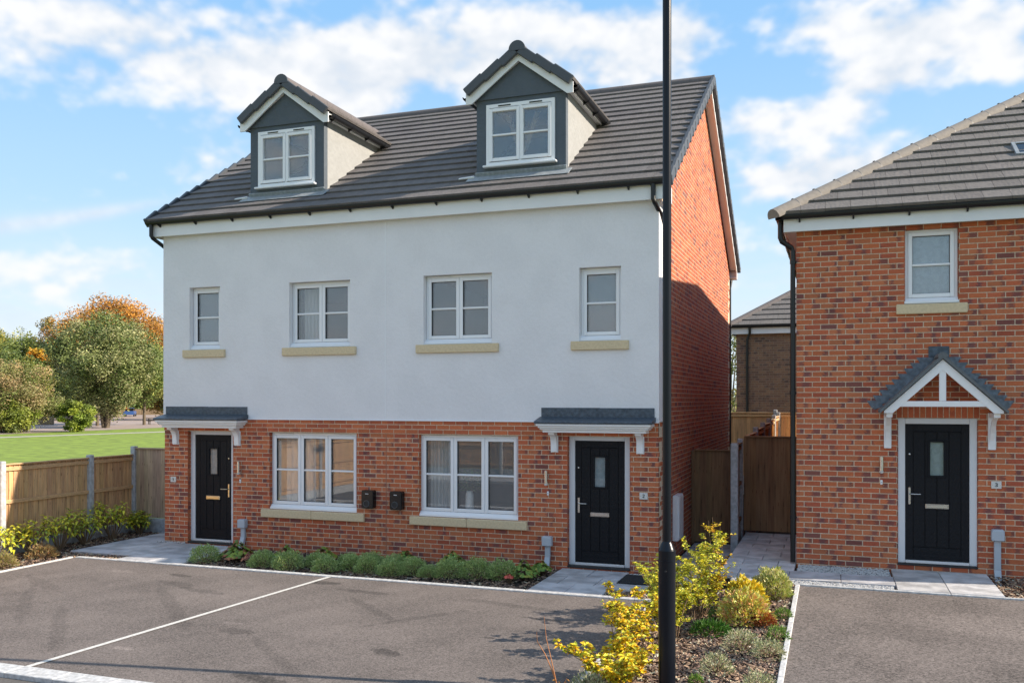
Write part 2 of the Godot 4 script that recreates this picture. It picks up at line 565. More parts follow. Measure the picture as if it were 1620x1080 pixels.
func sky_at(az: float, el: float) -> Color:
	var y := sin(el)
	var c := Color(0.74, 0.85, 0.92).lerp(Color(0.49, 0.72, 0.94), smoothstep(0.02, 0.22, y))
	c = c.lerp(Color(0.27, 0.53, 0.87), smoothstep(0.12, 0.42, y))
	c = c.lerp(Color(0.16, 0.37, 0.7), smoothstep(0.4, 1.0, y))
	# clouds on a layer overhead
	var dir := Vector3(sin(az) * cos(el), y, -cos(az) * cos(el))
	var q := dir / maxf(y + 0.1, 0.02)
	var n := sky_noise.get_noise_2d(q.x * 16.0, q.z * 16.0)
	var wisp := sky_noise.get_noise_3d(dir.x * 330.0, dir.y * 620.0, dir.z * 330.0)
	var fine := sky_noise.get_noise_3d(dir.x * 1100.0 + 90.0, dir.y * 1700.0, dir.z * 1100.0)
	var a := rad_to_deg(az)
	var e := rad_to_deg(el)
	var w := 0.0
	for k in CLOUDS:
		var dx: float = (a - k[0]) / k[2]
		var dy: float = (e - k[1]) / k[3]
		var d := dx * dx + dy * dy
		if d < 6.0:
			w += k[4] * exp(-d * 0.8)
	# where the list says nothing the layer is half covered
	var inside := smoothstep(62.0, 48.0, absf(a + 19.8)) * smoothstep(30.0, 24.0, e)
	var cover := lerpf(0.47 + 1.5 * n, w + 0.24, inside)
	var dens := smoothstep(0.12, 1.2, cover + 1.0 * wisp + 0.45 * fine) * smoothstep(0.0, 0.12, y + 0.02)
	# an old vapour trail low on the left
	var along := (a + 49.4) / 9.3
	if along > -0.9 and along < 1.12:
		var mid := 9.45 + 2.06 * along + 0.25 * along * along
		var across := absf(e - mid) / (0.62 - 0.28 * along)
		dens = maxf(dens, exp(-across * across * 1.6) * 0.85 * smoothstep(1.12, 0.5, along) * (0.85 + 0.5 * wisp))
	# thin veils near the skyline
	dens = maxf(dens, 0.3 * smoothstep(0.2, 0.75, 0.5 + 1.2 * sky_noise.get_noise_2d(a * 6.0, e * 34.0)) * smoothstep(11.0, 4.0, e))
	var lit := Color(0.87, 0.88, 0.9).lerp(Color(0.62, 0.69, 0.78), clampf(0.5 - 1.3 * wisp - 0.7 * fine, 0.0, 1.0) * 0.8)
	var all := c.lerp(lit, clampf(dens, 0.0, 1.0))
	return Color(all.r * 0.6, all.g * 0.6, all.b * 0.6)


func make_sky() -> ImageTexture:
	var w := 3072
	var h := 1536
	sky_noise.seed = 12
	sky_noise.frequency = 0.03
	sky_noise.fractal_octaves = 5
	# the same sky everywhere; sampled finely round the view and four times more coarsely elsewhere
	var step := 4
	var im := Image.create(w / step, h / step, false, Image.FORMAT_RGBF)
	im.fill(Color(0.35, 0.36, 0.33))
	for j in h / step / 2:
		for i in w / step:
			var az := wrapf((i + 0.5) * step / w * TAU, -PI, PI)
			im.set_pixel(i, j, sky_at(az, (0.5 - (j + 0.5) * step / h) * PI))
	im.resize(w, h, Image.INTERPOLATE_CUBIC)
	var i0 := int(-75.0 / 360.0 * w)
	var i1 := int(38.0 / 360.0 * w)
	for j in range(int((90.0 - 31.0) / 180.0 * h), h / 2):
		for i in range(i0, i1):
			im.set_pixel(posmod(i, w), j, sky_at((i + 0.5) / w * TAU, (0.5 - (j + 0.5) / h) * PI))
	return ImageTexture.create_from_image(im)


func _ready() -> void:
	rng.seed = 4
	# camera: level, with a raised lens, 2.63 m above the paving
	var cam := Camera3D.new()
	cam.name = "camera"
	cam.projection = Camera3D.PROJECTION_FRUSTUM
	cam.near = 0.1
	cam.far = 2500.0
	cam.size = 0.1 * 1080.0 / 1430.0
	cam.frustum_offset = Vector2(0, 0.1 * 92.0 / 1430.0)
	add_child(cam)
	cam.position = EYE
	cam.rotation.y = deg_to_rad(19.837)
	cam.current = true
	# sky
	var env := Environment.new()
	env.background_mode = Environment.BG_SKY
	var sky := Sky.new()
	var sm := PanoramaSkyMaterial.new()
	sm.panorama = make_sky()
	sky.sky_material = sm
	env.sky = sky
	env.background_energy_multiplier = 1.0
	env.tonemap_mode = Environment.TONE_MAPPER_LINEAR
	env.tonemap_exposure = 1.9
	env.sdfgi_enabled = true
	env.ssao_enabled = true
	env.ssil_enabled = true
	var we := WorldEnvironment.new()
	we.name = "world"
	we.environment = env
	add_child(we)
	# sun: low on the right, a little behind the house fronts
	var sun := DirectionalLight3D.new()
	sun.name = "sun"
	sun.light_energy = 1.45
	sun.light_color = Color(1.0, 0.94, 0.86)
	sun.light_angular_distance = 0.5
	sun.shadow_enabled = true
	add_child(sun)
	var az := deg_to_rad(9.8)
	var up := deg_to_rad(29.0)
	sun.look_at_from_position(Vector3.ZERO, Vector3(-cos(az) * cos(up), -sin(up), sin(az) * cos(up)), Vector3.UP)
	make_materials()
	ground()
	town_houses()
	right_house()
	far_house()
	fences()
	lamp_post()
	fixtures()
	inside()
	planting()
	park()


# ---------------------------------------------------------------- walls, bricks, tiles
const EYE := Vector3(2.532, 2.63, 13.501)   # where the photographer stood: only used to tell which bricks and tiles show largest


# slab in its own frame (x along, y up, z out) with openings
func holed(m: MB, x0: float, x1: float, y0: float, y1: float, zf: float, zb: float, holes: Array) -> void:
	var xs := [x0, x1]
	var ys := [y0, y1]
	for h: Rect2 in holes:
		for q in [h.position.x, h.end.x]:
			if q > x0 and q < x1 and not xs.has(q):
				xs.append(q)
		for q in [h.position.y, h.end.y]:
			if q > y0 and q < y1 and not ys.has(q):
				ys.append(q)
	xs.sort()
	ys.sort()
	for i in xs.size() - 1:
		for j in ys.size() - 1:
			var mid := Vector2((xs[i] + xs[i + 1]) * 0.5, (ys[j] + ys[j + 1]) * 0.5)
			var open := false
			for h: Rect2 in holes:
				if h.has_point(mid):
					open = true
			if open:
				continue
			var a: float = xs[i]
			var b: float = xs[i + 1]
			var d: float = ys[j]
			var e: float = ys[j + 1]
			m.quad(Vector3(a, d, zf), Vector3(b, d, zf), Vector3(b, e, zf), Vector3(a, e, zf))
			m.quad(Vector3(b, d, zb), Vector3(a, d, zb), Vector3(a, e, zb), Vector3(b, e, zb))
	m.quad(Vector3(x0, y1, zf), Vector3(x1, y1, zf), Vector3(x1, y1, zb), Vector3(x0, y1, zb))
	m.quad(Vector3(x0, y0, zb), Vector3(x1, y0, zb), Vector3(x1, y0, zf), Vector3(x0, y0, zf))
	m.quad(Vector3(x1, y0, zf), Vector3(x1, y0, zb), Vector3(x1, y1, zb), Vector3(x1, y1, zf))
	m.quad(Vector3(x0, y0, zb), Vector3(x0, y0, zf), Vector3(x0, y1, zf), Vector3(x0, y1, zb))
	for h: Rect2 in holes:
		var a := maxf(h.position.x, x0)
		var b := minf(h.end.x, x1)
		var d := maxf(h.position.y, y0)
		var e := minf(h.end.y, y1)
		if a >= b or d >= e:
			continue
		m.quad(Vector3(a, d, zf), Vector3(a, d, zb), Vector3(a, e, zb), Vector3(a, e, zf))
		m.quad(Vector3(b, d, zb), Vector3(b, d, zf), Vector3(b, e, zf), Vector3(b, e, zb))
		if d > y0:
			m.quad(Vector3(a, d, zf), Vector3(b, d, zf), Vector3(b, d, zb), Vector3(a, d, zb))
		if e < y1:
			m.quad(Vector3(a, e, zb), Vector3(b, e, zb), Vector3(b, e, zf), Vector3(a, e, zf))


# faces of bricks laid in stretcher bond, cut at the openings
func courses(x0: float, x1: float, y0: float, y1: float, holes: Array, low_at = null) -> Array:
	var got := []
	var rows := int(round((y1 - y0) / 0.075))
	for j in rows:
		var a := y0 + j * 0.075 + 0.006
		var b := a + 0.063
		var x := x0 + (0.0 if j % 2 == 0 else -0.1125) - 0.006
		while x < x1:
			var spans := [Vector2(maxf(x + 0.006, x0), minf(x + 0.219, x1))]
			for h: Rect2 in holes:
				if h.position.y > b - 0.02 or h.end.y < a + 0.02:
					continue
				var next := []
				for s: Vector2 in spans:
					if h.end.x <= s.x or h.position.x >= s.y:
						next.append(s)
						continue
					if h.position.x - s.x > 0.02:
						next.append(Vector2(s.x, h.position.x))
					if s.y - h.end.x > 0.02:
						next.append(Vector2(h.end.x, s.y))
				spans = next
			for s: Vector2 in spans:
				if s.y - s.x < 0.02:
					continue
				if low_at != null and low_at.call((s.x + s.y) * 0.5) < b:
					continue
				got.append(Rect2(s.x, a, s.y - s.x, 0.063))
			x += 0.225
	return got


func one_brick(m: MB, r: Rect2, zf: float, deep: float, cell: int) -> void:
	var u := Rect2((cell % 8) / 8.0 + 0.004, (cell / 8) / 8.0 + 0.008, 0.117, 0.109)
	u.size.x *= clampf(r.size.x / 0.215, 0.1, 1.0)
	var e := Rect2(u.position, Vector2(u.size.x, 0.02))
	var p := r.position
	var q := r.end
	var zb := zf - deep
	m.quad(Vector3(p.x, p.y, zf), Vector3(q.x, p.y, zf), Vector3(q.x, q.y, zf), Vector3(p.x, q.y, zf), u)
	m.quad(Vector3(p.x, q.y, zf), Vector3(q.x, q.y, zf), Vector3(q.x, q.y, zb), Vector3(p.x, q.y, zb), e)
	m.quad(Vector3(p.x, p.y, zb), Vector3(q.x, p.y, zb), Vector3(q.x, p.y, zf), Vector3(p.x, p.y, zf), e)
	m.quad(Vector3(q.x, p.y, zf), Vector3(q.x, p.y, zb), Vector3(q.x, q.y, zb), Vector3(q.x, q.y, zf), e)
	m.quad(Vector3(p.x, p.y, zb), Vector3(p.x, p.y, zf), Vector3(p.x, q.y, zf), Vector3(p.x, q.y, zb), e)


var brick_shapes := {}


# the nearest whole bricks as pieces of their own, the rest joined
func set_bricks(wall: Node, fr: Transform3D, faces: Array, zf: float, material: StandardMaterial3D, single: int) -> void:
	var r := RandomNumberGenerator.new()
	r.seed = 77 + faces.size()
	var by_far := []
	for i in faces.size():
		var f: Rect2 = faces[i]
		if single > 0 and absf(f.size.x - 0.213) < 0.002:
			by_far.append([EYE.distance_to(fr * Vector3(f.get_center().x, f.get_center().y, zf)), i])
	by_far.sort_custom(func(a, b): return a[0] < b[0])
	var alone := {}
	for k in mini(single, by_far.size()):
		alone[by_far[k][1]] = true
	var rest := mb(fr)
	for i in faces.size():
		var cell := r.randi() % 64
		var dz := r.randf_range(-0.0015, 0.0015)
		if alone.has(i):
			var key := material.resource_name + str(cell)
			if not brick_shapes.has(key):
				var one := MB.new()
				one_brick(one, Rect2(-0.1065, -0.0315, 0.213, 0.063), 0.0, 0.05, cell)
				var m := one.mesh()
				m.surface_set_material(0, material)
				brick_shapes[key] = m
			var f: Rect2 = faces[i]
			var o := put_mesh("brick", brick_shapes[key], material, wall)
			o.transform = Transform3D(fr.basis, fr * Vector3(f.get_center().x, f.get_center().y, zf + dz) - org)
		else:
			one_brick(rest, faces[i], zf + dz, 0.05, cell)
	if rest.v.size() > 0:
		stuff(put("brick_courses", rest, material, wall))


var tile_shapes := {}


func tile_shape(w: float, deep: float, k: int, material: Material) -> ArrayMesh:
	var key := "%s%d_%d_%d" % [material.resource_name, int(w * 1000), int(deep * 1000), k]
	if not tile_shapes.has(key):
		var m := MB.new()
		m.tinted = true
		_tile(m, w, deep, k)
		var am := m.mesh()
		am.surface_set_material(0, material)
		tile_shapes[key] = am
	return tile_shapes[key]


# origin at the middle of the lower edge, z down the slope, y away from the roof
func _tile(m: MB, w: float, deep: float, k: int) -> void:
	var t: float = [1.0, 0.9, 1.08, 0.95, 1.04, 0.84, 1.12, 0.98][k % 8]
	m.col = Color(t, t * (0.99 + 0.004 * (k % 5)), t * (0.985 + 0.006 * (k % 3)))
	var h := w * 0.5
	var top := 0.047
	var low := 0.006
	var back := 0.008
	m.quad(Vector3(-h, top, 0.004 - 0.008), Vector3(h, top, -0.004), Vector3(h, back, -deep), Vector3(-h, back, -deep))
	m.quad(Vector3(-h, low, 0), Vector3(h, low, 0), Vector3(h, top - 0.005, 0.0), Vector3(-h, top - 0.005, 0.0))
	m.quad(Vector3(-h, top - 0.005, 0.0), Vector3(h, top - 0.005, 0.0), Vector3(h, top, -0.004), Vector3(-h, top, -0.004))
	m.quad(Vector3(h, low, 0), Vector3(h, -0.01, -deep), Vector3(h, back, -deep), Vector3(h, top, -0.004))
	m.quad(Vector3(-h, -0.01, -deep), Vector3(-h, low, 0), Vector3(-h, top, -0.004), Vector3(-h, back, -deep))
	m.quad(Vector3(-h, -0.01, -deep), Vector3(h, -0.01, -deep), Vector3(h, low, 0), Vector3(-h, low, 0))


# a tile cut along the hips: x stays between left + t * inset and right - t * inset, t up the slope
func _cut_tile(m: MB, w: float, deep: float, k: int, left: float, right: float, inset: float) -> void:
	var t: float = [1.0, 0.9, 1.08, 0.95, 1.04, 0.84, 1.12, 0.98][k % 8]
	m.col = Color(t, t, t)
	var poly := [Vector2(-w * 0.5, 0), Vector2(w * 0.5, 0), Vector2(w * 0.5, deep), Vector2(-w * 0.5, deep)]
	for side in [0, 1]:
		var next := []
		for i in poly.size():
			var a: Vector2 = poly[i]
			var b: Vector2 = poly[(i + 1) % poly.size()]
			var da := a.x - left - a.y * inset if side == 0 else right - a.y * inset - a.x
			var db := b.x - left - b.y * inset if side == 0 else right - b.y * inset - b.x
			if da >= 0.0:
				next.append(a)
			if (da >= 0.0) != (db >= 0.0):
				next.append(a.lerp(b, da / (da - db)))
		poly = next
	if poly.size() < 3:
		return
	var top := []
	for p: Vector2 in poly:
		top.append(Vector3(p.x, lerpf(0.047, 0.008, p.y / deep), -p.y))
	for i in range(1, poly.size() - 1):
		m.tri(top[0], top[i], top[i + 1])
	for i in poly.size():
		var a: Vector3 = top[i]
		var b: Vector3 = top[(i + 1) % poly.size()]
		m.quad(Vector3(a.x, 0.0, a.z), Vector3(b.x, 0.0, b.z), b, a)


# tiles on a slope. fr: origin at the eaves corner, x along the eaves, z down the slope, y out of the roof
func set_tiles(roof: Node, fr: Transform3D, length: float, rows: int, gauge: float, keep, material: Material, single: int, inset := 0.0, free_left := 0.0, free_right := 0.0) -> void:
	var r := RandomNumberGenerator.new()
	r.seed = 5 + rows + int(length * 10)
	var spots := []
	for j in rows:
		var x := -0.1665 if j % 2 == 1 else 0.0
		while x < length - 0.01:
			var a := maxf(x, 0.0)
			var b := minf(x + 0.333, length)
			if b - a > 0.03:
				var w := b - a - 0.004
				var mid := (a + b) * 0.5
				var spot := Vector3(mid, 0, -j * gauge)
				if keep == null or keep.call(mid, j * gauge, w):
					spots.append([EYE.distance_to(fr * spot), spot, w])
			x += 0.333
	spots.sort_custom(func(a, b): return a[0] < b[0])
	var rest := mb(fr)
	rest.tinted = true
	var base := rest.xf
	for i in spots.size():
		var k := r.randi() % 8
		var tip := Basis(Vector3.RIGHT, r.randf_range(-0.004, 0.004))
		var spot: Vector3 = spots[i][1]
		var far := (-spot.z + gauge + 0.07) * inset
		if inset > 0.0 and ((free_left == 0.0 and spot.x - spots[i][2] * 0.5 < far) or (free_right == 0.0 and spot.x + spots[i][2] * 0.5 > length - far)):
			rest.xf = base * Transform3D(tip, spot)
			_cut_tile(rest, spots[i][2], gauge + 0.07, k, -spot.z * inset - spot.x - free_left, length + spot.z * inset - spot.x + free_right, inset)
		elif i < single and spots[i][2] > 0.3:
			var o := put_mesh("tile", tile_shape(0.329, gauge + 0.07, k, material), material, roof)
			o.transform = Transform3D(fr.basis * tip, fr * spots[i][1] - org)
		else:
			rest.xf = base * Transform3D(tip, spots[i][1])
			_tile(rest, spots[i][2], gauge + 0.07, k)
	if rest.v.size() > 0:
		stuff(put("tiling", rest, material, roof))


# ---------------------------------------------------------------- windows and doors
func ring(m: MB, x0: float, y0: float, x1: float, y1: float, w: float, zb: float, zf: float, k := 0.004) -> void:
	m.cbox(Vector3(x0, y0, zb), Vector3(w, y1 - y0, zf - zb), k)
	m.cbox(Vector3(x1 - w, y0, zb), Vector3(w, y1 - y0, zf - zb), k)
	m.cbox(Vector3(x0 + w - 0.002, y0, zb), Vector3(x1 - x0 - 2 * w + 0.004, w, zf - zb - 0.0015), k)
	m.cbox(Vector3(x0 + w - 0.002, y1 - w, zb), Vector3(x1 - x0 - 2 * w + 0.004, w, zf - zb - 0.0015), k)


# fr: lower left corner of the opening on the wall face, x right, y up, z out
func window(parent: Node, fr: Transform3D, w: float, h: float, deep: float, leaves: int, frosted := false, stone := 0.0, stone_pieces := 1, own_sill := true) -> void:
	var f := mb(fr)
	var z := -deep
	ring(f, 0.004, 0.004, w - 0.004, h - 0.004, 0.048, z - 0.07, z)
	for i in range(1, leaves):
		var x := 0.052 + (w - 0.104) * i / leaves
		f.cbox(Vector3(x - 0.022, 0.05, z - 0.07), Vector3(0.044, h - 0.1, 0.069), 0.004)
	var win := put("window", f, M.upvc, parent)
	var step := (w - 0.104) / leaves
	for i in leaves:
		var x0 := 0.052 + step * i + (0.0 if i == 0 else 0.012)
		var x1 := 0.052 + step * (i + 1) - (0.0 if i == leaves - 1 else 0.012)
		var s := mb(fr)
		ring(s, x0 - 0.008, 0.088, x1 + 0.008, h - 0.046, 0.056, z - 0.05, z + 0.014, 0.006)
		put("casement", s, M.upvc, win)
		var g := mb(fr)
		ring(g, x0 + 0.046, 0.142, x1 - 0.046, h - 0.1, 0.006, z - 0.042, z + 0.004, 0.001)
		put("gasket", g, M.gasket, win)
		var mid := h * 0.5 + 0.02
		var b := mb(fr)
		b.cbox(Vector3(x0 + 0.046, mid - 0.015, z - 0.046), Vector3(x1 - x0 - 0.092, 0.03, 0.052), 0.005)
		put("glazing_bar", b, M.upvc, win)
		for y in [[0.14, mid - 0.013], [mid + 0.013, h - 0.098]]:
			var p := mb(fr)
			for d in [z - 0.016, z - 0.02, z - 0.036, z - 0.04]:
				p.quad(Vector3(x0 + 0.045, y[0], d), Vector3(x1 - 0.045, y[0], d), Vector3(x1 - 0.045, y[1], d), Vector3(x0 + 0.045, y[1], d))
			put("pane", p, M.glass, win)
			if frosted:
				var q := mb(fr)
				q.box(Vector3(x0 + 0.045, y[0], z - 0.048), Vector3(x1 - x0 - 0.09, y[1] - y[0], 0.005))
				put("frosted_sheet", q, M.teal_frosted if parent.name == &"semi_detached_houses" else M.frosted, win)
	if leaves > 1:
		for i in 2:
			var x := 0.16 if i == 0 else w - 0.44
			var t := mb(fr)
			t.cbox(Vector3(x, h - 0.038, z - 0.002), Vector3(0.28, 0.024, 0.012), 0.004)
			put("trickle_vent", t, M.upvc, win)
	if own_sill:
		var sl := mb(fr)
		sl.prism(PackedVector2Array([Vector2(-0.01, 0.005), Vector2(deep + 0.01, 0.005), Vector2(deep + 0.012, 0.028), Vector2(0.004, 0.086), Vector2(-0.01, 0.086)]), 0, 1)
		sl = mb(fr * Transform3D(Basis(Vector3(0, 0, 1), Vector3(0, 1, 0), Vector3(-1, 0, 0)), Vector3(w + 0.004, 0, z)))
		sl.prism(PackedVector2Array([Vector2(-0.01, 0.006), Vector2(minf(deep, 0.05) + 0.02, 0.006), Vector2(minf(deep, 0.05) + 0.02, 0.03), Vector2(0.012, 0.084), Vector2(-0.01, 0.084)]), 0.0, w + 0.008)
		put("sill", sl, M.upvc, win)
	if stone > 0.0:
		for i in stone_pieces:
			var a := -stone + (w + 2 * stone) * i / stone_pieces
			var b := -stone + (w + 2 * stone) * (i + 1) / stone_pieces - (0.004 if i < stone_pieces - 1 else 0.0)
			var st := mb(fr)
			st.cbox(Vector3(a, -0.142, -0.13), Vector3(b - a, 0.138, 0.18), 0.008)
			put("stone_sill", st, M.stone_sill, win)


# fr: lower left corner of the opening; the handle is on the left or the right of the leaf
func door(parent: Node, fr: Transform3D, w: float, h: float, deep: float, handle_right: bool, metal: Material) -> void:
	var z := -deep
	var leaf := mb(fr)
	var a := 0.1
	var b := w - 0.1
	var top := h - 0.085
	# boards with grooves between them around a small light
	var lx0 := (a + b) * 0.5 - 0.095
	var lx1 := (a + b) * 0.5 + 0.095
	var ly0 := top - 0.72
	var ly1 := top - 0.24
	holed(leaf, a, b, 0.075, top, z - 0.012, z - 0.055, [Rect2(lx0, ly0, lx1 - lx0, ly1 - ly0)])
	ring_holed(leaf, a + 0.001, 0.076, b - 0.001, top - 0.001, 0.1, z - 0.011, z - 0.001)
	var inner := b - a - 0.2
	for i in 4:
		var x0 := a + 0.1 + 0.004 + inner * i / 4.0
		var x1 := a + 0.1 - 0.004 + inner * (i + 1) / 4.0
		_board(leaf, x0, x1, 0.26, top - 0.105, z, Rect2(lx0, ly0, lx1 - lx0, ly1 - ly0))
	leaf.cbox(Vector3(a + 0.104, 0.08, z - 0.013), Vector3(inner - 0.008, 0.172, 0.012), 0.003)
	var d := put("door", leaf, M.door_black, parent)
	var fm := mb(fr)
	fm.cbox(Vector3(0.002, 0.03, z - 0.08), Vector3(a - 0.004, h - 0.032, 0.092), 0.006)
	fm.cbox(Vector3(b + 0.002, 0.03, z - 0.08), Vector3(w - b - 0.004, h - 0.032, 0.092), 0.006)
	fm.cbox(Vector3(a - 0.003, top + 0.003, z - 0.08), Vector3(b - a + 0.006, h - top - 0.005, 0.09), 0.006)
	put("door_frame", fm, M.door_frame, d)
	var th := mb(fr)
	th.cbox(Vector3(a - 0.002, 0.032, z - 0.07), Vector3(b - a + 0.004, 0.04, 0.1), 0.006)
	put("threshold", th, M.aluminium, d)
	var st := mb(fr)
	st.cbox(Vector3(0.0, 0.0, z - 0.08), Vector3(w, 0.03, deep + 0.1), 0.004)
	put("door_step", st, M.gasket, d)
	var lg := mb(fr)
	ring(lg, lx0 - 0.02, ly0 - 0.02, lx1 + 0.02, ly1 + 0.02, 0.03, z - 0.05, z + 0.012, 0.005)
	put("light_surround", lg, M.door_black, d)
	var gl := mb(fr)
	gl.quad(Vector3(lx0, ly0, z - 0.015), Vector3(lx1, ly0, z - 0.015), Vector3(lx1, ly1, z - 0.015), Vector3(lx0, ly1, z - 0.015))
	put("pane", gl, M.glass, d)
	var gb := mb(fr)
	gb.box(Vector3(lx0, ly0, z - 0.05), Vector3(lx1 - lx0, ly1 - ly0, 0.01))
	put("frosted_sheet", gb, M.frosted, d)
	var lb := mb(fr)
	var ly := top - 1.17
	lb.cbox(Vector3((a + b) * 0.5 - 0.15, ly, z - 0.004), Vector3(0.3, 0.068, 0.02), 0.006)
	lb.cbox(Vector3((a + b) * 0.5 - 0.135, ly + 0.012, z + 0.012), Vector3(0.27, 0.04, 0.01), 0.004)
	put("letter_plate", lb, metal, d)
	var hd := mb(fr)
	var hx := b - 0.055 if handle_right else a + 0.055
	var hy := top - 1.03
	hd.cbox(Vector3(hx - 0.016, hy - 0.09, z - 0.003), Vector3(0.032, 0.24, 0.012), 0.005)
	var s := -1.0 if handle_right else 1.0
	hd.tube([Vector3(hx, hy + 0.06, z), Vector3(hx, hy + 0.06, z + 0.05), Vector3(hx + 0.02 * s, hy + 0.06, z + 0.058), Vector3(hx + 0.14 * s, hy + 0.06, z + 0.055)], [0.009, 0.009, 0.009, 0.008], 8)
	put("handle", hd, metal, d)
	var vw := mb(fr * Transform3D(Basis(Vector3.RIGHT, PI / 2), Vector3(hx, top - 0.42, z - 0.004)))
	vw.lathe([Vector2(0, 0.014), Vector2(0.012, 0.012), Vector2(0.016, 0.004), Vector2(0.016, 0)], Vector3.ZERO, 12)
	put("lock", vw, metal, d)


func ring_holed(m: MB, x0: float, y0: float, x1: float, y1: float, w: float, zb: float, zf: float) -> void:
	ring(m, x0, y0, x1, y1, w, zb - 0.002, zf, 0.004)


func _board(m: MB, x0: float, x1: float, y0: float, y1: float, z: float, hole: Rect2) -> void:
	if x1 < hole.position.x or x0 > hole.end.x:
		m.cbox(Vector3(x0, y0, z - 0.013), Vector3(x1 - x0, y1 - y0, 0.012), 0.003)
		return
	m.cbox(Vector3(x0, y0, z - 0.013), Vector3(x1 - x0, hole.position.y - y0, 0.012), 0.003)
	m.cbox(Vector3(x0, hole.end.y, z - 0.013), Vector3(x1 - x0, y1 - hole.end.y, 0.012), 0.003)
	if x0 < hole.position.x:
		m.cbox(Vector3(x0, hole.position.y, z - 0.013), Vector3(hole.position.x - x0, hole.size.y, 0.012), 0.003)
	if x1 > hole.end.x:
		m.cbox(Vector3(hole.end.x, hole.position.y, z - 0.013), Vector3(x1 - hole.end.x, hole.size.y, 0.012), 0.003)


# half round gutter along +x from a to b (frame: x along, y up, z out from the fascia)
func gutter(m: MB, fr: Transform3D, a: float, b: float) -> void:
	var keep := m.xf
	m.xf = m.xf * fr
	var pts := []
	for i in 9:
		var t := PI + PI * i / 8.0
		pts.append(Vector2(0.058 + 0.056 * cos(t), 0.0 + 0.06 * sin(t)))
	for i in 8:
		var p: Vector2 = pts[i]
		var q: Vector2 = pts[i + 1]
		m.quad(Vector3(a, p.y, p.x), Vector3(a, q.y, q.x), Vector3(b, q.y, q.x), Vector3(b, p.y, p.x))
		var pi := p + (Vector2(0.058, 0) - p).normalized() * 0.004
		var qi := q + (Vector2(0.058, 0) - q).normalized() * 0.004
		m.quad(Vector3(b, pi.y, pi.x), Vector3(b, qi.y, qi.x), Vector3(a, qi.y, qi.x), Vector3(a, pi.y, pi.x))
	for e in [a, b]:
		for i in range(1, 7):
			m.tri(Vector3(e, pts[0].y, pts[0].x), Vector3(e, pts[i].y, pts[i].x), Vector3(e, pts[i + 1].y, pts[i + 1].x))
			m.tri(Vector3(e, pts[0].y, pts[0].x), Vector3(e, pts[i + 1].y, pts[i + 1].x), Vector3(e, pts[i].y, pts[i].x))
	m.cbox(Vector3(a, -0.004, 0.108), Vector3(b - a, 0.012, 0.01), 0.002)
	m.xf = keep


func bracket(m: MB, fr: Transform3D, x: float) -> void:
	var keep := m.xf
	m.xf = m.xf * fr * Transform3D(Basis(Vector3(0, 0, 1), Vector3(0, 1, 0), Vector3(-1, 0, 0)), Vector3(x, 0, 0))
	m.prism(PackedVector2Array([Vector2(0.0, -0.1), Vector2(0.012, -0.1), Vector2(0.1, -0.052), Vector2(0.119, -0.01), Vector2(0.119, 0.006), Vector2(0.112, 0.006), Vector2(0.09, -0.03), Vector2(0.06, -0.058), Vector2(0.0, -0.03)]), -0.012, 0.012)
	m.xf = keep


# ---------------------------------------------------------------- the pair of town houses
func at_x(x: float, y: float, z: float) -> Transform3D:
	return Transform3D(Basis.IDENTITY, Vector3(x, y, z))


func roof_y(z: float) -> float:
	return EAVE_Y + ROOF_T * (EAVE_Z - z)


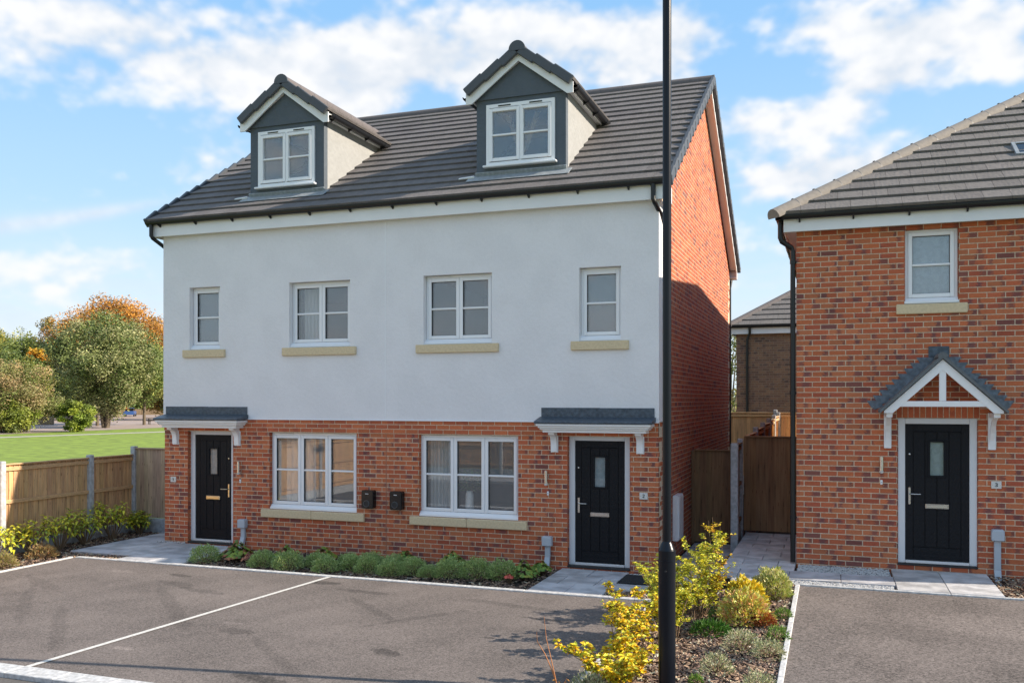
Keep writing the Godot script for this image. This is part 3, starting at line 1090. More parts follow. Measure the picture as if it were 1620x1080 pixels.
func town_houses() -> void:
	var L := -9.15
	var D := -9.45
	var house := thing("semi_detached_houses", "pair of white rendered houses with red brick ground floor and two grey dormers", "house", Vector3(-4.575, 0, -4.7))
	# openings of the front, as x, y, width, height
	var up := [Rect2(-8.575, 3.535, 0.665, 1.13), Rect2(-6.455, 3.535, 1.203, 1.13), Rect2(-3.878, 3.535, 1.203, 1.13), Rect2(-1.228, 3.535, 0.66, 1.13)]
	var low := [Rect2(-6.873, 0.71, 1.739, 1.345), Rect2(-3.971, 0.71, 1.739, 1.345)]
	var doors := [Rect2(-8.627, 0.025, 0.985, 2.05), Rect2(-1.42, 0.03, 0.985, 2.045)]
	# brick ground floor
	var w := mb()
	holed(w, L, 0.0, -0.3, 2.29, -0.003, -0.3, low + doors)
	var wall := put("front_wall", w, M.mortar, house)
	var faces := courses(L, 0.0, -0.11, 2.065, low + doors)
	set_bricks(wall, Transform3D.IDENTITY, faces, 0.0, M.brick, 210)
	# three plainer courses stand a little proud under the render
	var band := courses(L, 0.0, 2.065, 2.29, [])
	set_bricks(wall, Transform3D.IDENTITY, band, 0.014, M.red_brick, 40)
	var bm := mb()
	bm.box(Vector3(L, 2.062, -0.006), Vector3(-L, 0.226, 0.016))
	put("string_course_mortar", bm, M.mortar, wall)
	var jt := mb()
	jt.box(Vector3(-4.583, -0.2, -0.006), Vector3(0.012, 2.48, 0.0075))
	put("movement_joint", jt, M.sealant, wall)
	# brick returns inside the openings
	var rv := mb()
	for h: Rect2 in low + doors:
		var y := h.position.y + 0.005
		while y < h.end.y - 0.03:
			for s in [0, 1]:
				var fr := Transform3D(Basis(Vector3.UP, PI / 2 if s == 0 else -PI / 2), Vector3(h.position.x if s == 0 else h.end.x, 0, 0))
				rv.xf = Transform3D(Basis.IDENTITY, -org) * fr
				var a := 0.003 if s == 0 else -0.1
				one_brick(rv, Rect2(a, y, 0.097, 0.065), 0.004, 0.012, rng.randi() % 64)
			y += 0.075
	stuff(put("brick_reveals", rv, M.brick, wall))
	# rendered upper storey with a short return on the gable
	var u := mb()
	holed(u, L - 0.012, 0.012, 2.292, 5.66, 0.022, -0.3, up)
	var render := put("rendered_wall", u, M.render, house)
	var rr := mb()
	rr.box(Vector3(0.0, 2.292, -0.62), Vector3(0.0135, 3.36, 0.33))
	rr.box(Vector3(0.0, 2.294, -0.31), Vector3(0.0119, 3.35, 0.31))
	put("render_return", rr, M.render, render)
	for x in [-4.583]:
		var bead := mb()
		bead.cbox(Vector3(x - 0.007, 2.294, 0.018), Vector3(0.014, 3.3, 0.008), 0.002)
		put("render_bead", bead, M.upvc, render)
	var drip := mb()
	drip.cbox(Vector3(L - 0.014, 2.276, 0.012), Vector3(-L + 0.028, 0.018, 0.022), 0.003)
	put("render_stop", drip, M.upvc, render)
	# gables and the back
	for s in [0, 1]:
		var fr := Transform3D(Basis(Vector3.UP, PI / 2), Vector3(0, 0, 0)) if s == 0 else Transform3D(Basis(Vector3.UP, -PI / 2), Vector3(L, 0, D))
		# local x runs from front to back on the right gable, from back to front on the left one
		var top := func(x: float) -> float:
			var z := -x if s == 0 else D + x
			return minf(roof_y(z), roof_y(D - z)) - 0.2
		var g := mb(fr)
		g.prism(PackedVector2Array([Vector2(0.301, -0.3), Vector2(-D, -0.3), Vector2(-D, 5.7), Vector2(-D * 0.5, roof_y(D * 0.5) - 0.16), Vector2(0.301, roof_y(-0.301) - 0.16)]) if s == 0 else PackedVector2Array([Vector2(0.0, -0.3), Vector2(-D - 0.301, -0.3), Vector2(-D - 0.301, roof_y(-0.301) - 0.16), Vector2(-D * 0.5, roof_y(D * 0.5) - 0.16), Vector2(0.0, 5.7)]), -0.3, -0.002)
		var gable := put("gable_wall", g, M.mortar, house)
		var fb := courses(0.0, -D, -0.11, 8.9, [Rect2(-0.1, 2.29, 0.7, 3.5)] if s == 0 else [], top)
		set_bricks(gable, fr, fb, 0.0, M.brick, 50 if s == 0 else 0)
	var bw := mb()
	bw.box(Vector3(L, -0.3, D), Vector3(-L, 6.0, 0.3))
	put("back_wall", bw, M.mortar, house)
	# inside: two floors, a party wall, a ceiling
	for y in [0.02, 2.45, 5.0]:
		var fl := mb()
		fl.box(Vector3(L + 0.31, y - 0.2, D + 0.31), Vector3(-L - 0.62, 0.19, -D - 0.62))
		put("floor", fl, M.carpet, house)
	var pw := mb()
	pw.box(Vector3(-4.7, 0.02, D + 0.31), Vector3(0.25, 5.5, -D - 0.62))
	for x in [L + 0.31, -0.33]:
		pw.box(Vector3(x, 0.02, D + 0.31), Vector3(0.02, 5.6, -D - 0.62))
	for y in [0.02, 2.46]:
		pw.box(Vector3(L + 0.31, y, -4.2), Vector3(-L - 0.62, 2.3, 0.1))
	put("inner_wall", pw, M.plaster, house)
	# windows
	for i in 4:
		var h: Rect2 = up[i]
		window(house, at_x(h.position.x, h.position.y, 0.022), h.size.x, h.size.y, 0.105, 2 if h.size.x > 1.0 else 1, h.size.x < 1.0, 0.125)
	for h: Rect2 in low:
		window(house, at_x(h.position.x, h.position.y, 0.0), h.size.x, h.size.y, 0.075, 3, false, 0.155, 2)
	door(house, at_x(doors[0].position.x, doors[0].position.y, 0.0), 0.985, 2.05, 0.085, true, M.brass)
	door(house, at_x(doors[1].position.x, doors[1].position.y, 0.0), 0.985, 2.045, 0.085, false, M.chrome)
	flat_canopy(house, -9.1, -7.32)
	flat_canopy(house, -1.84, -0.055)
	main_roof(house, L, D)
	dormer(house, -6.79)
	dormer(house, -2.335)


func flat_canopy(house: Node, a: float, b: float) -> void:
	var r := mb()
	r.xf = r.xf * Transform3D(Basis(Vector3(0, 0, 1), Vector3(0, 1, 0), Vector3(-1, 0, 0)), Vector3(b + 0.0, 0, 0))
	r.prism(PackedVector2Array([Vector2(0.0, 2.288), Vector2(0.34, 2.262), Vector2(0.345, 2.285), Vector2(0.335, 2.3), Vector2(0.03, 2.362), Vector2(0.0, 2.362)]), -0.02, b - a + 0.02)
	var c := put("door_canopy", r, M.lead, house)
	var f := mb()
	f.cbox(Vector3(a, 2.355, 0.02), Vector3((b - a) * 0.53, 0.15, 0.012), 0.003)
	f.cbox(Vector3(a + (b - a) * 0.52, 2.352, 0.021), Vector3((b - a) * 0.48, 0.15, 0.017), 0.004)
	put("lead_flashing", f, M.lead, c)
	# moulded cornice, smaller towards the bottom
	var k := mb()
	for s in [[0.0, 2.226, 0.036, 0.31], [0.028, 2.196, 0.0305, 0.285], [0.05, 2.17, 0.0265, 0.262], [0.085, 2.125, 0.0455, 0.225]]:
		k.cbox(Vector3(a + s[0], s[1], 0.0165), Vector3(b - a - 2 * s[0], s[2], s[3]), 0.006)
	put("cornice", k, M.upvc, c)
	for x in [a + 0.15, b - 0.28]:
		var p := mb()
		p.xf = p.xf * Transform3D(Basis(Vector3(0, 0, 1), Vector3(0, 1, 0), Vector3(-1, 0, 0)), Vector3(x + 0.12, 0, 0))
		var poly := PackedVector2Array([Vector2(0.0, 1.82), Vector2(0.05, 1.82), Vector2(0.052, 1.9)])
		for i in 9:
			var t := PI / 2 * i / 8.0
			poly.append(Vector2(0.052 + 0.14 * (1.0 - cos(t)), 1.92 + 0.17 * sin(t)))
		poly.append(Vector2(0.2, 2.126))
		poly.append(Vector2(0.0, 2.126))
		p.prism(poly, 0.012, 0.108)
		p.prism(PackedVector2Array([Vector2(0.0, 1.808), Vector2(0.012, 1.808), Vector2(0.012, 2.124), Vector2(0.0, 2.124)]), 0.0, 0.12)
		put("bracket", p, M.upvc, c)


func main_roof(house: Node, L: float, D: float) -> void:
	var mid := D * 0.5
	var ang := atan(ROOF_T)
	var len := (EAVE_Z - mid) / cos(ang)
	var x0 := L - 0.21
	var x1 := 0.21
	# the boarding under the tiles
	var d := mb(Transform3D(Basis(Vector3.UP, PI / 2), Vector3(x0 + 0.02, 0, 0)))
	var yt := roof_y(mid)
	d.xf = d.xf * Transform3D(Basis(Vector3.UP, PI), Vector3.ZERO)
	d = mb(Transform3D(Basis(Vector3(0, 0, 1), Vector3(0, 1, 0), Vector3(-1, 0, 0)), Vector3(x1 - 0.02, 0, 0)))
	d.prism(PackedVector2Array([Vector2(EAVE_Z - 0.03, roof_y(EAVE_Z - 0.03) - 0.045), Vector2(mid, yt - 0.03), Vector2(D - 0.22, roof_y(EAVE_Z - 0.03) - 0.045), Vector2(D - 0.22, roof_y(EAVE_Z - 0.03) - 0.09), Vector2(mid, yt - 0.09), Vector2(EAVE_Z - 0.03, roof_y(EAVE_Z - 0.03) - 0.09)]), 0.0, x1 - x0 - 0.04)
	var roof := put("roof", d, M.deck, house)
	var down := Vector3(0, -sin(ang), cos(ang))
	var nor := Vector3(0, cos(ang), sin(ang))
	var rows := 17
	var gauge := (len - 0.02) / rows
	var fr := Transform3D(Basis(Vector3.RIGHT, nor, down), Vector3(x0, EAVE_Y - 0.037, EAVE_Z))
	var keep := func(x: float, s: float, w: float) -> bool:
		var z := EAVE_Z - s * cos(ang)
		for c in [-6.79, -2.335]:
			if absf(x0 + x - c) < 0.74 - w * 0.5 and z < -0.3 and z > -2.2:
				return false
		return true
	set_tiles(roof, fr, x1 - x0, rows, gauge, keep, M.tile, 190)
	var fb := Transform3D(Basis(Vector3.LEFT, Vector3(0, cos(ang), -sin(ang)), Vector3(0, -sin(ang), -cos(ang))), Vector3(x1, EAVE_Y - 0.037, D - EAVE_Z))
	set_tiles(roof, fb, x1 - x0, rows, gauge, null, M.tile, 0)
	# ridge tiles
	var n := 21
	var step := (x1 - x0 + 0.02) / n
	for i in n:
		var rt := mb(Transform3D(Basis(Vector3.UP, PI / 2), Vector3(x0 - 0.01 + step * (i + 1) - 0.004, yt - 0.075, mid)))
		half_round(rt, 0.128, step - 0.006)
		put("ridge_tile", rt, M.ridge, roof)
		var un := mb(Transform3D(Basis(Vector3.UP, PI / 2), Vector3(x0 - 0.01 + step * (i + 1) + 0.014, yt - 0.078, mid)))
		half_round(un, 0.133 if i == n - 1 else 0.126, 0.036)
		put("ridge_union", un, M.verge, roof)
	# verge caps, bargeboards and soffits on both gables, front and back slope
	for side in [x1, x0]:
		for slope in [0, 1]:
			for j in rows:
				var s := j * gauge
				var z := EAVE_Z - s * cos(ang)
				var y := EAVE_Y - 0.037 + s * sin(ang)
				if slope == 1:
					z = D - z
				var f2 := Transform3D(Basis(Vector3.RIGHT, nor, down) if slope == 0 else Basis(Vector3.LEFT, Vector3(0, cos(ang), -sin(ang)), Vector3(0, -sin(ang), -cos(ang))), Vector3(side, y, z))
				var v := mb(f2)
				var tilt := 0.12
				v.xf = v.xf * Transform3D(Basis(Vector3.RIGHT, tilt), Vector3.ZERO)
				v.cbox(Vector3(-0.035, -0.105, -gauge - 0.02), Vector3(0.07, 0.155, gauge + 0.02), 0.012)
				v.cbox(Vector3(-0.042, -0.11, -0.045), Vector3(0.084, 0.168, 0.05), 0.01)
				put("verge_cap", v, M.verge, roof)
	for side in [0, 1]:
		var fx := 0.15 if side == 0 else L - 0.175
		var bb := mb(Transform3D(Basis(Vector3(0, 0, 1), Vector3(0, 1, 0), Vector3(-1, 0, 0)), Vector3(fx + 0.025, 0, 0)))
		var e := EAVE_Z - 0.1
		for slope in [0, 1]:
			var poly := PackedVector2Array([Vector2(e, 5.62), Vector2(e, roof_y(e) - 0.07), Vector2(mid, yt - 0.06), Vector2(mid, yt - 0.27), Vector2(0.02, roof_y(0.02) - 0.27), Vector2(0.02, 5.62)])
			if slope == 1:
				for i in poly.size():
					poly[i].x = D - poly[i].x
			bb.prism(poly, 0.0, 0.025)
		put("bargeboard", bb, M.fascia, roof)
		var sx := 0.0135 if side == 0 else L - 0.15
		var so := mb(Transform3D(Basis(Vector3(0, 0, 1), Vector3(0, 1, 0), Vector3(-1, 0, 0)), Vector3(sx + 0.137, 0, 0)))
		for slope in [0, 1]:
			var poly := PackedVector2Array([Vector2(-0.02, roof_y(-0.02) - 0.215), Vector2(mid, yt - 0.215), Vector2(mid, yt - 0.235), Vector2(-0.02, roof_y(-0.02) - 0.235)])
			if slope == 1:
				for i in poly.size():
					poly[i].x = D - poly[i].x
			so.prism(poly, 0.0, 0.137)
		put("soffit", so, M.fascia, roof)
	# fascia, soffit, gutter and its brackets, front then back
	for slope in [0, 1]:
		var f3 := Transform3D.IDENTITY if slope == 0 else Transform3D(Basis(Vector3.UP, PI), Vector3(L, 0, D))
		var fa := mb(f3)
		fa.cbox(Vector3(x0 + 0.04, 5.607, 0.13), Vector3(x1 - x0 - 0.105, 0.255, 0.02), 0.003)
		put("fascia", fa, M.fascia, roof)
		var so := mb(f3)
		so.box(Vector3(x0 + 0.045, 5.64, 0.024), Vector3(x1 - x0 - 0.115, 0.012, 0.105))
		put("soffit", so, M.fascia, roof)
		var gt := mb(f3)
		gutter(gt, at_x(0, 5.872, 0.152), x0 - 0.02, x1 - 0.06)
		put("gutter", gt, M.black_plastic, roof)
		var x := x0 + 0.25
		while x < x1 - 0.1:
			var bk := mb(f3)
			bracket(bk, at_x(0, 5.872, 0.152), x)
			put("gutter_bracket", bk, M.black_plastic, roof)
			x += 0.79
	for e in [x0 + 0.012, 0.125]:
		var be := mb()
		be.cbox(Vector3(e, 5.61, -0.3), Vector3(0.026, 0.245, 0.425), 0.003)
		put("eaves_box", be, M.fascia, roof)
	# rainwater pipes
	var dp := mb()
	dp.tube([Vector3(-0.04, 5.83, 0.205), Vector3(-0.04, 5.6, 0.205), Vector3(-0.02, 5.55, 0.19), Vector3(0.055, 5.3, -0.42), Vector3(0.055, 5.2, -0.44), Vector3(0.055, 0.05, -0.44)], [0.036, 0.036, 0.036, 0.036, 0.036, 0.036], 12)
	put("downpipe", dp, M.black_plastic, house)
	var dl := mb()
	dl.tube([Vector3(L - 0.13, 5.83, 0.205), Vector3(L - 0.13, 5.62, 0.205), Vector3(L - 0.11, 5.58, 0.19), Vector3(L - 0.055, 5.3, -0.45), Vector3(L - 0.055, 5.2, -0.48), Vector3(L - 0.055, 0.05, -0.48)], [0.036, 0.036, 0.036, 0.036, 0.036, 0.036], 12)
	put("downpipe", dl, M.black_plastic, house)
	var db := mb()
	db.tube([Vector3(0.02, 5.8, D - 0.2), Vector3(0.02, 5.6, D - 0.2), Vector3(0.0, 5.4, D - 0.06), Vector3(0.0, 0.05, D - 0.06)], [0.036, 0.036, 0.036, 0.036], 10)
	put("downpipe", db, M.black_plastic, house)


# half round tile lying along -z from its origin
func half_round(m: MB, r: float, length: float) -> void:
	var p := []
	for i in 13:
		var a := -0.15 + (PI + 0.3) * i / 12.0
		p.append(Vector3(cos(a) * r, sin(a) * r, 0))
	for i in 12:
		var a: Vector3 = p[i]
		var b: Vector3 = p[i + 1]
		var back := Vector3(0, 0, -length)
		m.trin(a, a + back, b + back, a, a, b)
		m.trin(a, b + back, b, a, b, b)
	for i in range(1, 12):
		m.tri(p[0], p[i], p[i + 1])
		m.tri(p[0] + Vector3(0, 0, -length), p[i + 1] + Vector3(0, 0, -length), p[i] + Vector3(0, 0, -length))


func dormer(house: Node, cx: float) -> void:
	var z := -0.4
	var hw := 0.77
	var eave := 7.6
	var pitch := 0.66
	var f := mb()
	var foot := roof_y(z) - 0.08
	# front with its window opening
	var win := Rect2(cx - 0.58, 6.47, 1.16, 1.0)
	holed(f, cx - hw, cx + hw, foot, eave, z, z - 0.12, [win])
	var dm := put("dormer", f, M.slate_paint, house)
	var gb := mb()
	gb.prism(PackedVector2Array([Vector2(cx - hw - 0.06, eave - 0.03), Vector2(cx + hw + 0.06, eave - 0.03), Vector2(cx + hw + 0.06, eave + 0.05), Vector2(cx, eave + 0.05 + (hw + 0.06) * pitch), Vector2(cx - hw - 0.06, eave + 0.05)]), z - 0.1, z + 0.03)
	put("gable_panel", gb, M.slate_paint, dm)
	for s in [-1, 1]:
		var ck := mb(Transform3D(Basis(Vector3(0, 0, 1), Vector3(0, 1, 0), Vector3(-1, 0, 0)), Vector3(cx + (hw - 0.001 if s > 0 else -hw + 0.051), 0, 0)))
		ck.prism(PackedVector2Array([Vector2(z - 0.0015, foot), Vector2(z - 0.0015, eave), Vector2(-2.55, eave), Vector2(-2.55, roof_y(-2.55) - 0.1)]), 0.0, 0.05)
		put("cheek", ck, M.cheek, dm)
	# roof of the dormer: boarding, tiles, ridge, verge caps, bargeboards
	var top := eave + 0.14 + 0.91 * pitch
	var rd := mb()
	rd.prism(PackedVector2Array([Vector2(cx - 0.88, top - 0.05 - 0.88 * pitch), Vector2(cx + 0.88, top - 0.05 - 0.88 * pitch), Vector2(cx, top - 0.05)]), -3.4, z - 0.06)
	put("roof_boarding", rd, M.deck, dm)
	var ang := atan(pitch)
	var sl := 0.92 / cos(ang)
	var gauge := sl / 3.0
	for s in [-1, 1]:
		var down := Vector3(s * cos(ang), -sin(ang), 0)
		var nor := Vector3(s * sin(ang), cos(ang), 0)
		var ex := nor.cross(down)
		var from := Vector3(cx + s * 0.92, top - 0.92 * pitch - 0.035, z + 0.14 if ex.z < 0 else -3.51)
		var fr := Transform3D(Basis(ex, nor, down), from)
		set_tiles(dm, fr, 3.25, 3, gauge, null, M.tile, 26)
		for j in 3:
			var p := Vector3(cx + s * (0.92 - j * gauge * cos(ang)), top - 0.92 * pitch - 0.035 + j * gauge * sin(ang), z + 0.155)
			var v := mb(Transform3D(Basis(ex, nor, down), p))
			v.xf = v.xf * Transform3D(Basis(Vector3.RIGHT, 0.07), Vector3.ZERO)
			v.cbox(Vector3(-0.03, -0.1, -gauge - 0.02), Vector3(0.06, 0.15, gauge + 0.02), 0.012)
			put("verge_cap", v, M.verge, dm)
		var bb := mb()
		var q: float = cx + s * 0.92
		bb.prism(PackedVector2Array([Vector2(cx, top - 0.06), Vector2(q, top - 0.06 - 0.92 * pitch), Vector2(q, top - 0.235 - 0.92 * pitch), Vector2(q - s * 0.1, top - 0.235 - 0.92 * pitch), Vector2(cx, top - 0.245 + 0.02)]), z + 0.085, z + 0.11)
		put("bargeboard", bb, M.fascia, dm)
		var so := mb()
		so.prism(PackedVector2Array([Vector2(cx, top - 0.2), Vector2(q - s * 0.03, top - 0.2 - 0.89 * pitch), Vector2(q - s * 0.03, top - 0.215 - 0.89 * pitch), Vector2(cx, top - 0.215)]), z - 0.02, z + 0.086)
		put("soffit", so, M.fascia, dm)
		var fa := mb()
		fa.cbox(Vector3(cx + s * 0.865 - 0.01, eave - 0.03, -2.6), Vector3(0.02, 0.13, 2.6 + z + 0.083), 0.003)
		fa.box(Vector3(minf(cx + s * 0.865, cx + s * hw), eave - 0.005, -2.58), Vector3(0.094, 0.012, 2.58 + z + 0.08))
		put("fascia", fa, M.fascia, dm)
		var gt := mb()
		var gf := Transform3D(Basis(Vector3(0, 0, -1), Vector3.UP, Vector3(1, 0, 0)), Vector3(cx + 0.877, top - 0.1 - 0.92 * pitch, 0)) if s > 0 else Transform3D(Basis(Vector3(0, 0, 1), Vector3.UP, Vector3(-1, 0, 0)), Vector3(cx - 0.877, top - 0.1 - 0.92 * pitch, 0))
		if s > 0:
			gutter(gt, gf, -(z + 0.08), 2.75)
		else:
			gutter(gt, gf, -2.75, z + 0.08)
		put("gutter", gt, M.black_plastic, dm)
		for k in 4:
			var bk := mb()
			var bx := -(z + 0.08) + 0.12 + k * 0.62
			bracket(bk, gf, bx if s > 0 else -bx)
			put("gutter_bracket", bk, M.black_plastic, dm)
	for i in 8:
		var rt := mb(at_x(cx, top - 0.06, z + 0.175 - i * 0.45))
		half_round(rt, 0.128, 0.444)
		put("ridge_tile", rt, M.ridge, dm)
	var cap := mb(at_x(cx, top - 0.062, z + 0.19))
	half_round(cap, 0.14, 0.03)
	put("ridge_end_cap", cap, M.verge, dm)
	# lead apron at the foot, soakers beside the cheeks
	var ang2 := atan(ROOF_T)
	var lf := mb(Transform3D(Basis(Vector3.RIGHT, Vector3(0, cos(ang2), sin(ang2)), Vector3(0, -sin(ang2), cos(ang2))), Vector3(cx, roof_y(z) + 0.005, z)))
	lf.cbox(Vector3(-hw - 0.12, 0.0, -0.03), Vector3(hw * 2 + 0.22, 0.012, 0.26), 0.004)
	lf.cbox(Vector3(-hw - 0.02, 0.0, -0.02), Vector3(hw * 2 + 0.04, 0.07, 0.03), 0.006)
	put("lead_apron", lf, M.pale_lead, dm)
	var sk := mb(Transform3D(Basis(Vector3.RIGHT, Vector3(0, cos(ang2), sin(ang2)), Vector3(0, -sin(ang2), cos(ang2))), Vector3(cx - hw - 0.05, roof_y(z) + 0.02, z)))
	sk.prism(PackedVector2Array([Vector2(-0.24, 0.0), Vector2(0.03, 0.0), Vector2(0.03, 0.03), Vector2(-0.24, 0.012)]), 0.06, 0.1)
	put("flashing_end", sk, M.fascia, dm)
	# window
	var n0 := dm.get_child_count()
	window_parts(dm, at_x(win.position.x, win.position.y, z), win.size.x, win.size.y)
	if n0 == 0:
		push_error("empty dormer")


# the dormer is a part already, so its window's pieces hang from it directly
func window_parts(dm: Node, fr: Transform3D, w: float, h: float) -> void:
	var z := 0.03
	var f := mb(fr)
	ring(f, -0.012, -0.0, w + 0.012, h + 0.012, 0.06, z - 0.09, z)
	f.cbox(Vector3(w * 0.5 - 0.022, 0.05, z - 0.07), Vector3(0.044, h - 0.09, 0.069), 0.004)
	put("window_frame", f, M.upvc, dm)
	for i in 2:
		var x0 := 0.052 if i == 0 else w * 0.5 + 0.012
		var x1 := w * 0.5 - 0.012 if i == 0 else w - 0.052
		var s := mb(fr)
		ring(s, x0 - 0.008, 0.07, x1 + 0.008, h - 0.06, 0.056, z - 0.05, z + 0.014, 0.006)
		var mid := h * 0.5
		s.cbox(Vector3(x0 + 0.046, mid - 0.015, z - 0.046), Vector3(x1 - x0 - 0.092, 0.03, 0.052), 0.005)
		put("casement", s, M.upvc, dm)
		for y in [[0.122, mid - 0.013], [mid + 0.013, h - 0.112]]:
			var p := mb(fr)
			for d in [z - 0.016, z - 0.02, z - 0.036, z - 0.04]:
				p.quad(Vector3(x0 + 0.045, y[0], d), Vector3(x1 - 0.045, y[0], d), Vector3(x1 - 0.045, y[1], d), Vector3(x0 + 0.045, y[1], d))
			put("pane", p, M.glass, dm)
		var t := mb(fr)
		t.cbox(Vector3(0.2 if i == 0 else w - 0.42, h - 0.034, z - 0.002), Vector3(0.22, 0.02, 0.01), 0.003)
		t.box(Vector3(0.205 if i == 0 else w - 0.415, h - 0.027, z + 0.002), Vector3(0.21, 0.006, 0.0075))
		put("trickle_vent", t, M.gasket, dm)
	var sl := mb(fr)
	sl.cbox(Vector3(-0.05, -0.03, z - 0.05), Vector3(w + 0.1, 0.034, 0.12), 0.008)
	put("window_sill", sl, M.upvc, dm)
	var back := mb(fr)
	back.box(Vector3(-0.15, -0.1, -1.9), Vector3(w + 0.3, h + 0.3, 0.03))
	back.box(Vector3(-0.15, -0.12, -1.9), Vector3(w + 0.3, 0.03, 1.75))
	put("room_wall", back, M.plaster, dm)


# ---------------------------------------------------------------- brick house on the right
const RX := 1.968
const RY := 0.29
const RZ := -0.22
const R_EAVE := 5.31


func right_house() -> void:
	var house := thing("brick_house", "red brick house with hipped grey roof and pitched porch canopy over black door", "house", Vector3(5.8, 0.2, -5.3))
	var R := 8.9
	var B := -10.35
	var fr := at_x(0, 0, RZ)
	var holes := [Rect2(3.411, 3.96, 0.678, 1.047), Rect2(3.32, 0.325, 1.005, 2.05), Rect2(6.9, 3.9, 1.2, 1.1), Rect2(6.6, 1.0, 1.74, 1.34)]
	var w := mb(fr)
	holed(w, RX, R, -0.2, 5.06, -0.003, -0.3, holes)
	var wall := put("front_wall", w, M.mortar, house)
	var near := []
	var far := []
	var soldiers := Rect2(3.3, 2.375, 1.05, 0.215)
	for f: Rect2 in courses(RX, R, -0.04, 5.06, holes + [soldiers]):
		if f.position.x < 4.95 and f.position.y > 0.25:
			near.append(f)
		else:
			far.append(f)
	set_bricks(wall, fr, near, 0.0, M.brick, 280)
	set_bricks(wall, fr, far, 0.0, M.brick, 0)
	for i in 14:
		var s := mb(fr * Transform3D(Basis(Vector3(0, 0, 1), PI / 2), Vector3(3.305 + 0.0745 * (i + 1), 2.378, 0)))
		one_brick(s, Rect2(0.0, 0.005, 0.208, 0.0645), 0.001, 0.05, rng.randi() % 64)
		put("soldier_brick", s, M.red_brick, wall)
	var rv := mb()
	for h: Rect2 in holes:
		var y := h.position.y + 0.005
		while y < h.end.y - 0.03:
			for s in [0, 1]:
				rv.xf = Transform3D(Basis.IDENTITY, -org) * Transform3D(Basis(Vector3.UP, PI / 2 if s == 0 else -PI / 2), Vector3(h.position.x if s == 0 else h.end.x, 0, RZ))
				one_brick(rv, Rect2(0.003 if s == 0 else -0.1, y, 0.097, 0.063), 0.004, 0.012, rng.randi() % 64)
			y += 0.075
	stuff(put("brick_reveals", rv, M.brick, wall))
	var sl := Transform3D(Basis(Vector3.UP, -PI / 2), Vector3(RX, 0, B))
	var sw := mb(sl)
	sw.box(Vector3(0, -0.2, -0.3), Vector3(RZ - B - 0.301, 5.26, 0.296))
	var side := put("side_wall", sw, M.mortar, house)
	set_bricks(side, sl, courses(0.0, RZ - B, -0.04, 5.06, []), 0.0, M.brick, 0)
	var bk := mb()
	bk.box(Vector3(RX + 0.3, -0.2, B), Vector3(R - RX - 0.6, 5.2, 0.3))
	bk.box(Vector3(R - 0.3, -0.2, B), Vector3(0.299, 5.2, RZ - B - 0.301))
	bk.xf = bk.xf * Transform3D(Basis(Vector3(0, 0, 1), Vector3(0, 1, 0), Vector3(-1, 0, 0)), Vector3(R - 0.002, 0, 0))
	bk.prism(PackedVector2Array([Vector2(RZ - 0.1, 5.0), Vector2((RZ + B) * 0.5, 8.3), Vector2(B + 0.1, 5.0)]), 0.0, 0.28)
	put("back_wall", bk, M.mortar, house)
	for y in [0.3, 2.75, 5.0]:
		var fl := mb()
		fl.box(Vector3(RX + 0.31, y - 0.2, B + 0.31), Vector3(R - RX - 0.62, 0.18, RZ - B - 0.62))
		put("floor", fl, M.carpet, house)
	window(house, fr * at_x(3.411, 3.96, 0), 0.678, 1.047, 0.06, 1, true, 0.11)
	window(house, fr * at_x(6.9, 3.9, 0), 1.2, 1.1, 0.06, 2, false, 0.12)
	window(house, fr * at_x(6.6, 1.0, 0), 1.74, 1.34, 0.06, 3, false, 0.15, 2)
	door(house, fr * at_x(3.32, 0.325, 0), 1.005, 2.05, 0.03, false, M.chrome)
	hip_roof(house, 1.70, 9.05, 0.06, B - 0.3, R_EAVE, 0.64, true, M.pale_tile, 300)
	# fascia, soffit, gutter
	var roof := house.get_node("roof")
	for s in [0, 1]:
		var f2 := at_x(0, 0, RZ) if s == 0 else Transform3D(Basis(Vector3.UP, -PI / 2), Vector3(RX, 0, B))
		var a := RX - 0.17 if s == 0 else -0.17
		var b := 9.0 if s == 0 else RZ - B + 0.168
		var fa := mb(f2)
		fa.cbox(Vector3(a, 5.035, 0.15), Vector3(b - a, 0.21, 0.02), 0.003)
		put("fascia", fa, M.fascia, roof)
		var so := mb(f2)
		so.box(Vector3(a + 0.02, 5.062, 0.002), Vector3(b - a - 0.04, 0.012, 0.147))
		put("soffit", so, M.fascia, roof)
		var gt := mb(f2)
		gutter(gt, at_x(0, 5.262 if s == 0 else 5.263, 0.172), a - 0.11, b + (0.0 if s == 0 else 0.11))
		put("gutter", gt, M.black_plastic, roof)
		var x := a + 0.22
		while x < b - 0.1:
			var k := mb(f2)
			bracket(k, at_x(0, 5.262, 0.172), x)
			put("gutter_bracket", k, M.black_plastic, roof)
			x += 0.72
	var dp := mb()
	dp.tube([Vector3(RX - 0.22, 5.24, -0.14), Vector3(RX - 0.22, 4.97, -0.14), Vector3(RX - 0.2, 4.92, -0.15), Vector3(RX - 0.075, 4.84, -0.22), Vector3(RX - 0.05, 4.78, -0.235), Vector3(RX - 0.05, 0.27, -0.235)], [0.036, 0.036, 0.037, 0.037, 0.036, 0.036], 14)
	var pipe := put("downpipe", dp, M.black_plastic, house)
	for y in [4.6, 2.7, 0.9]:
		var cl := mb()
		cl.tube([Vector3(RX - 0.05, y, -0.235), Vector3(RX - 0.05, y + 0.05, -0.235)], [0.043, 0.043], 14)
		cl.cbox(Vector3(RX - 0.03, y + 0.01, -0.25), Vector3(0.04, 0.03, 0.03), 0.004)
		put("pipe_clip", cl, M.black_plastic, pipe)
	porch(house)


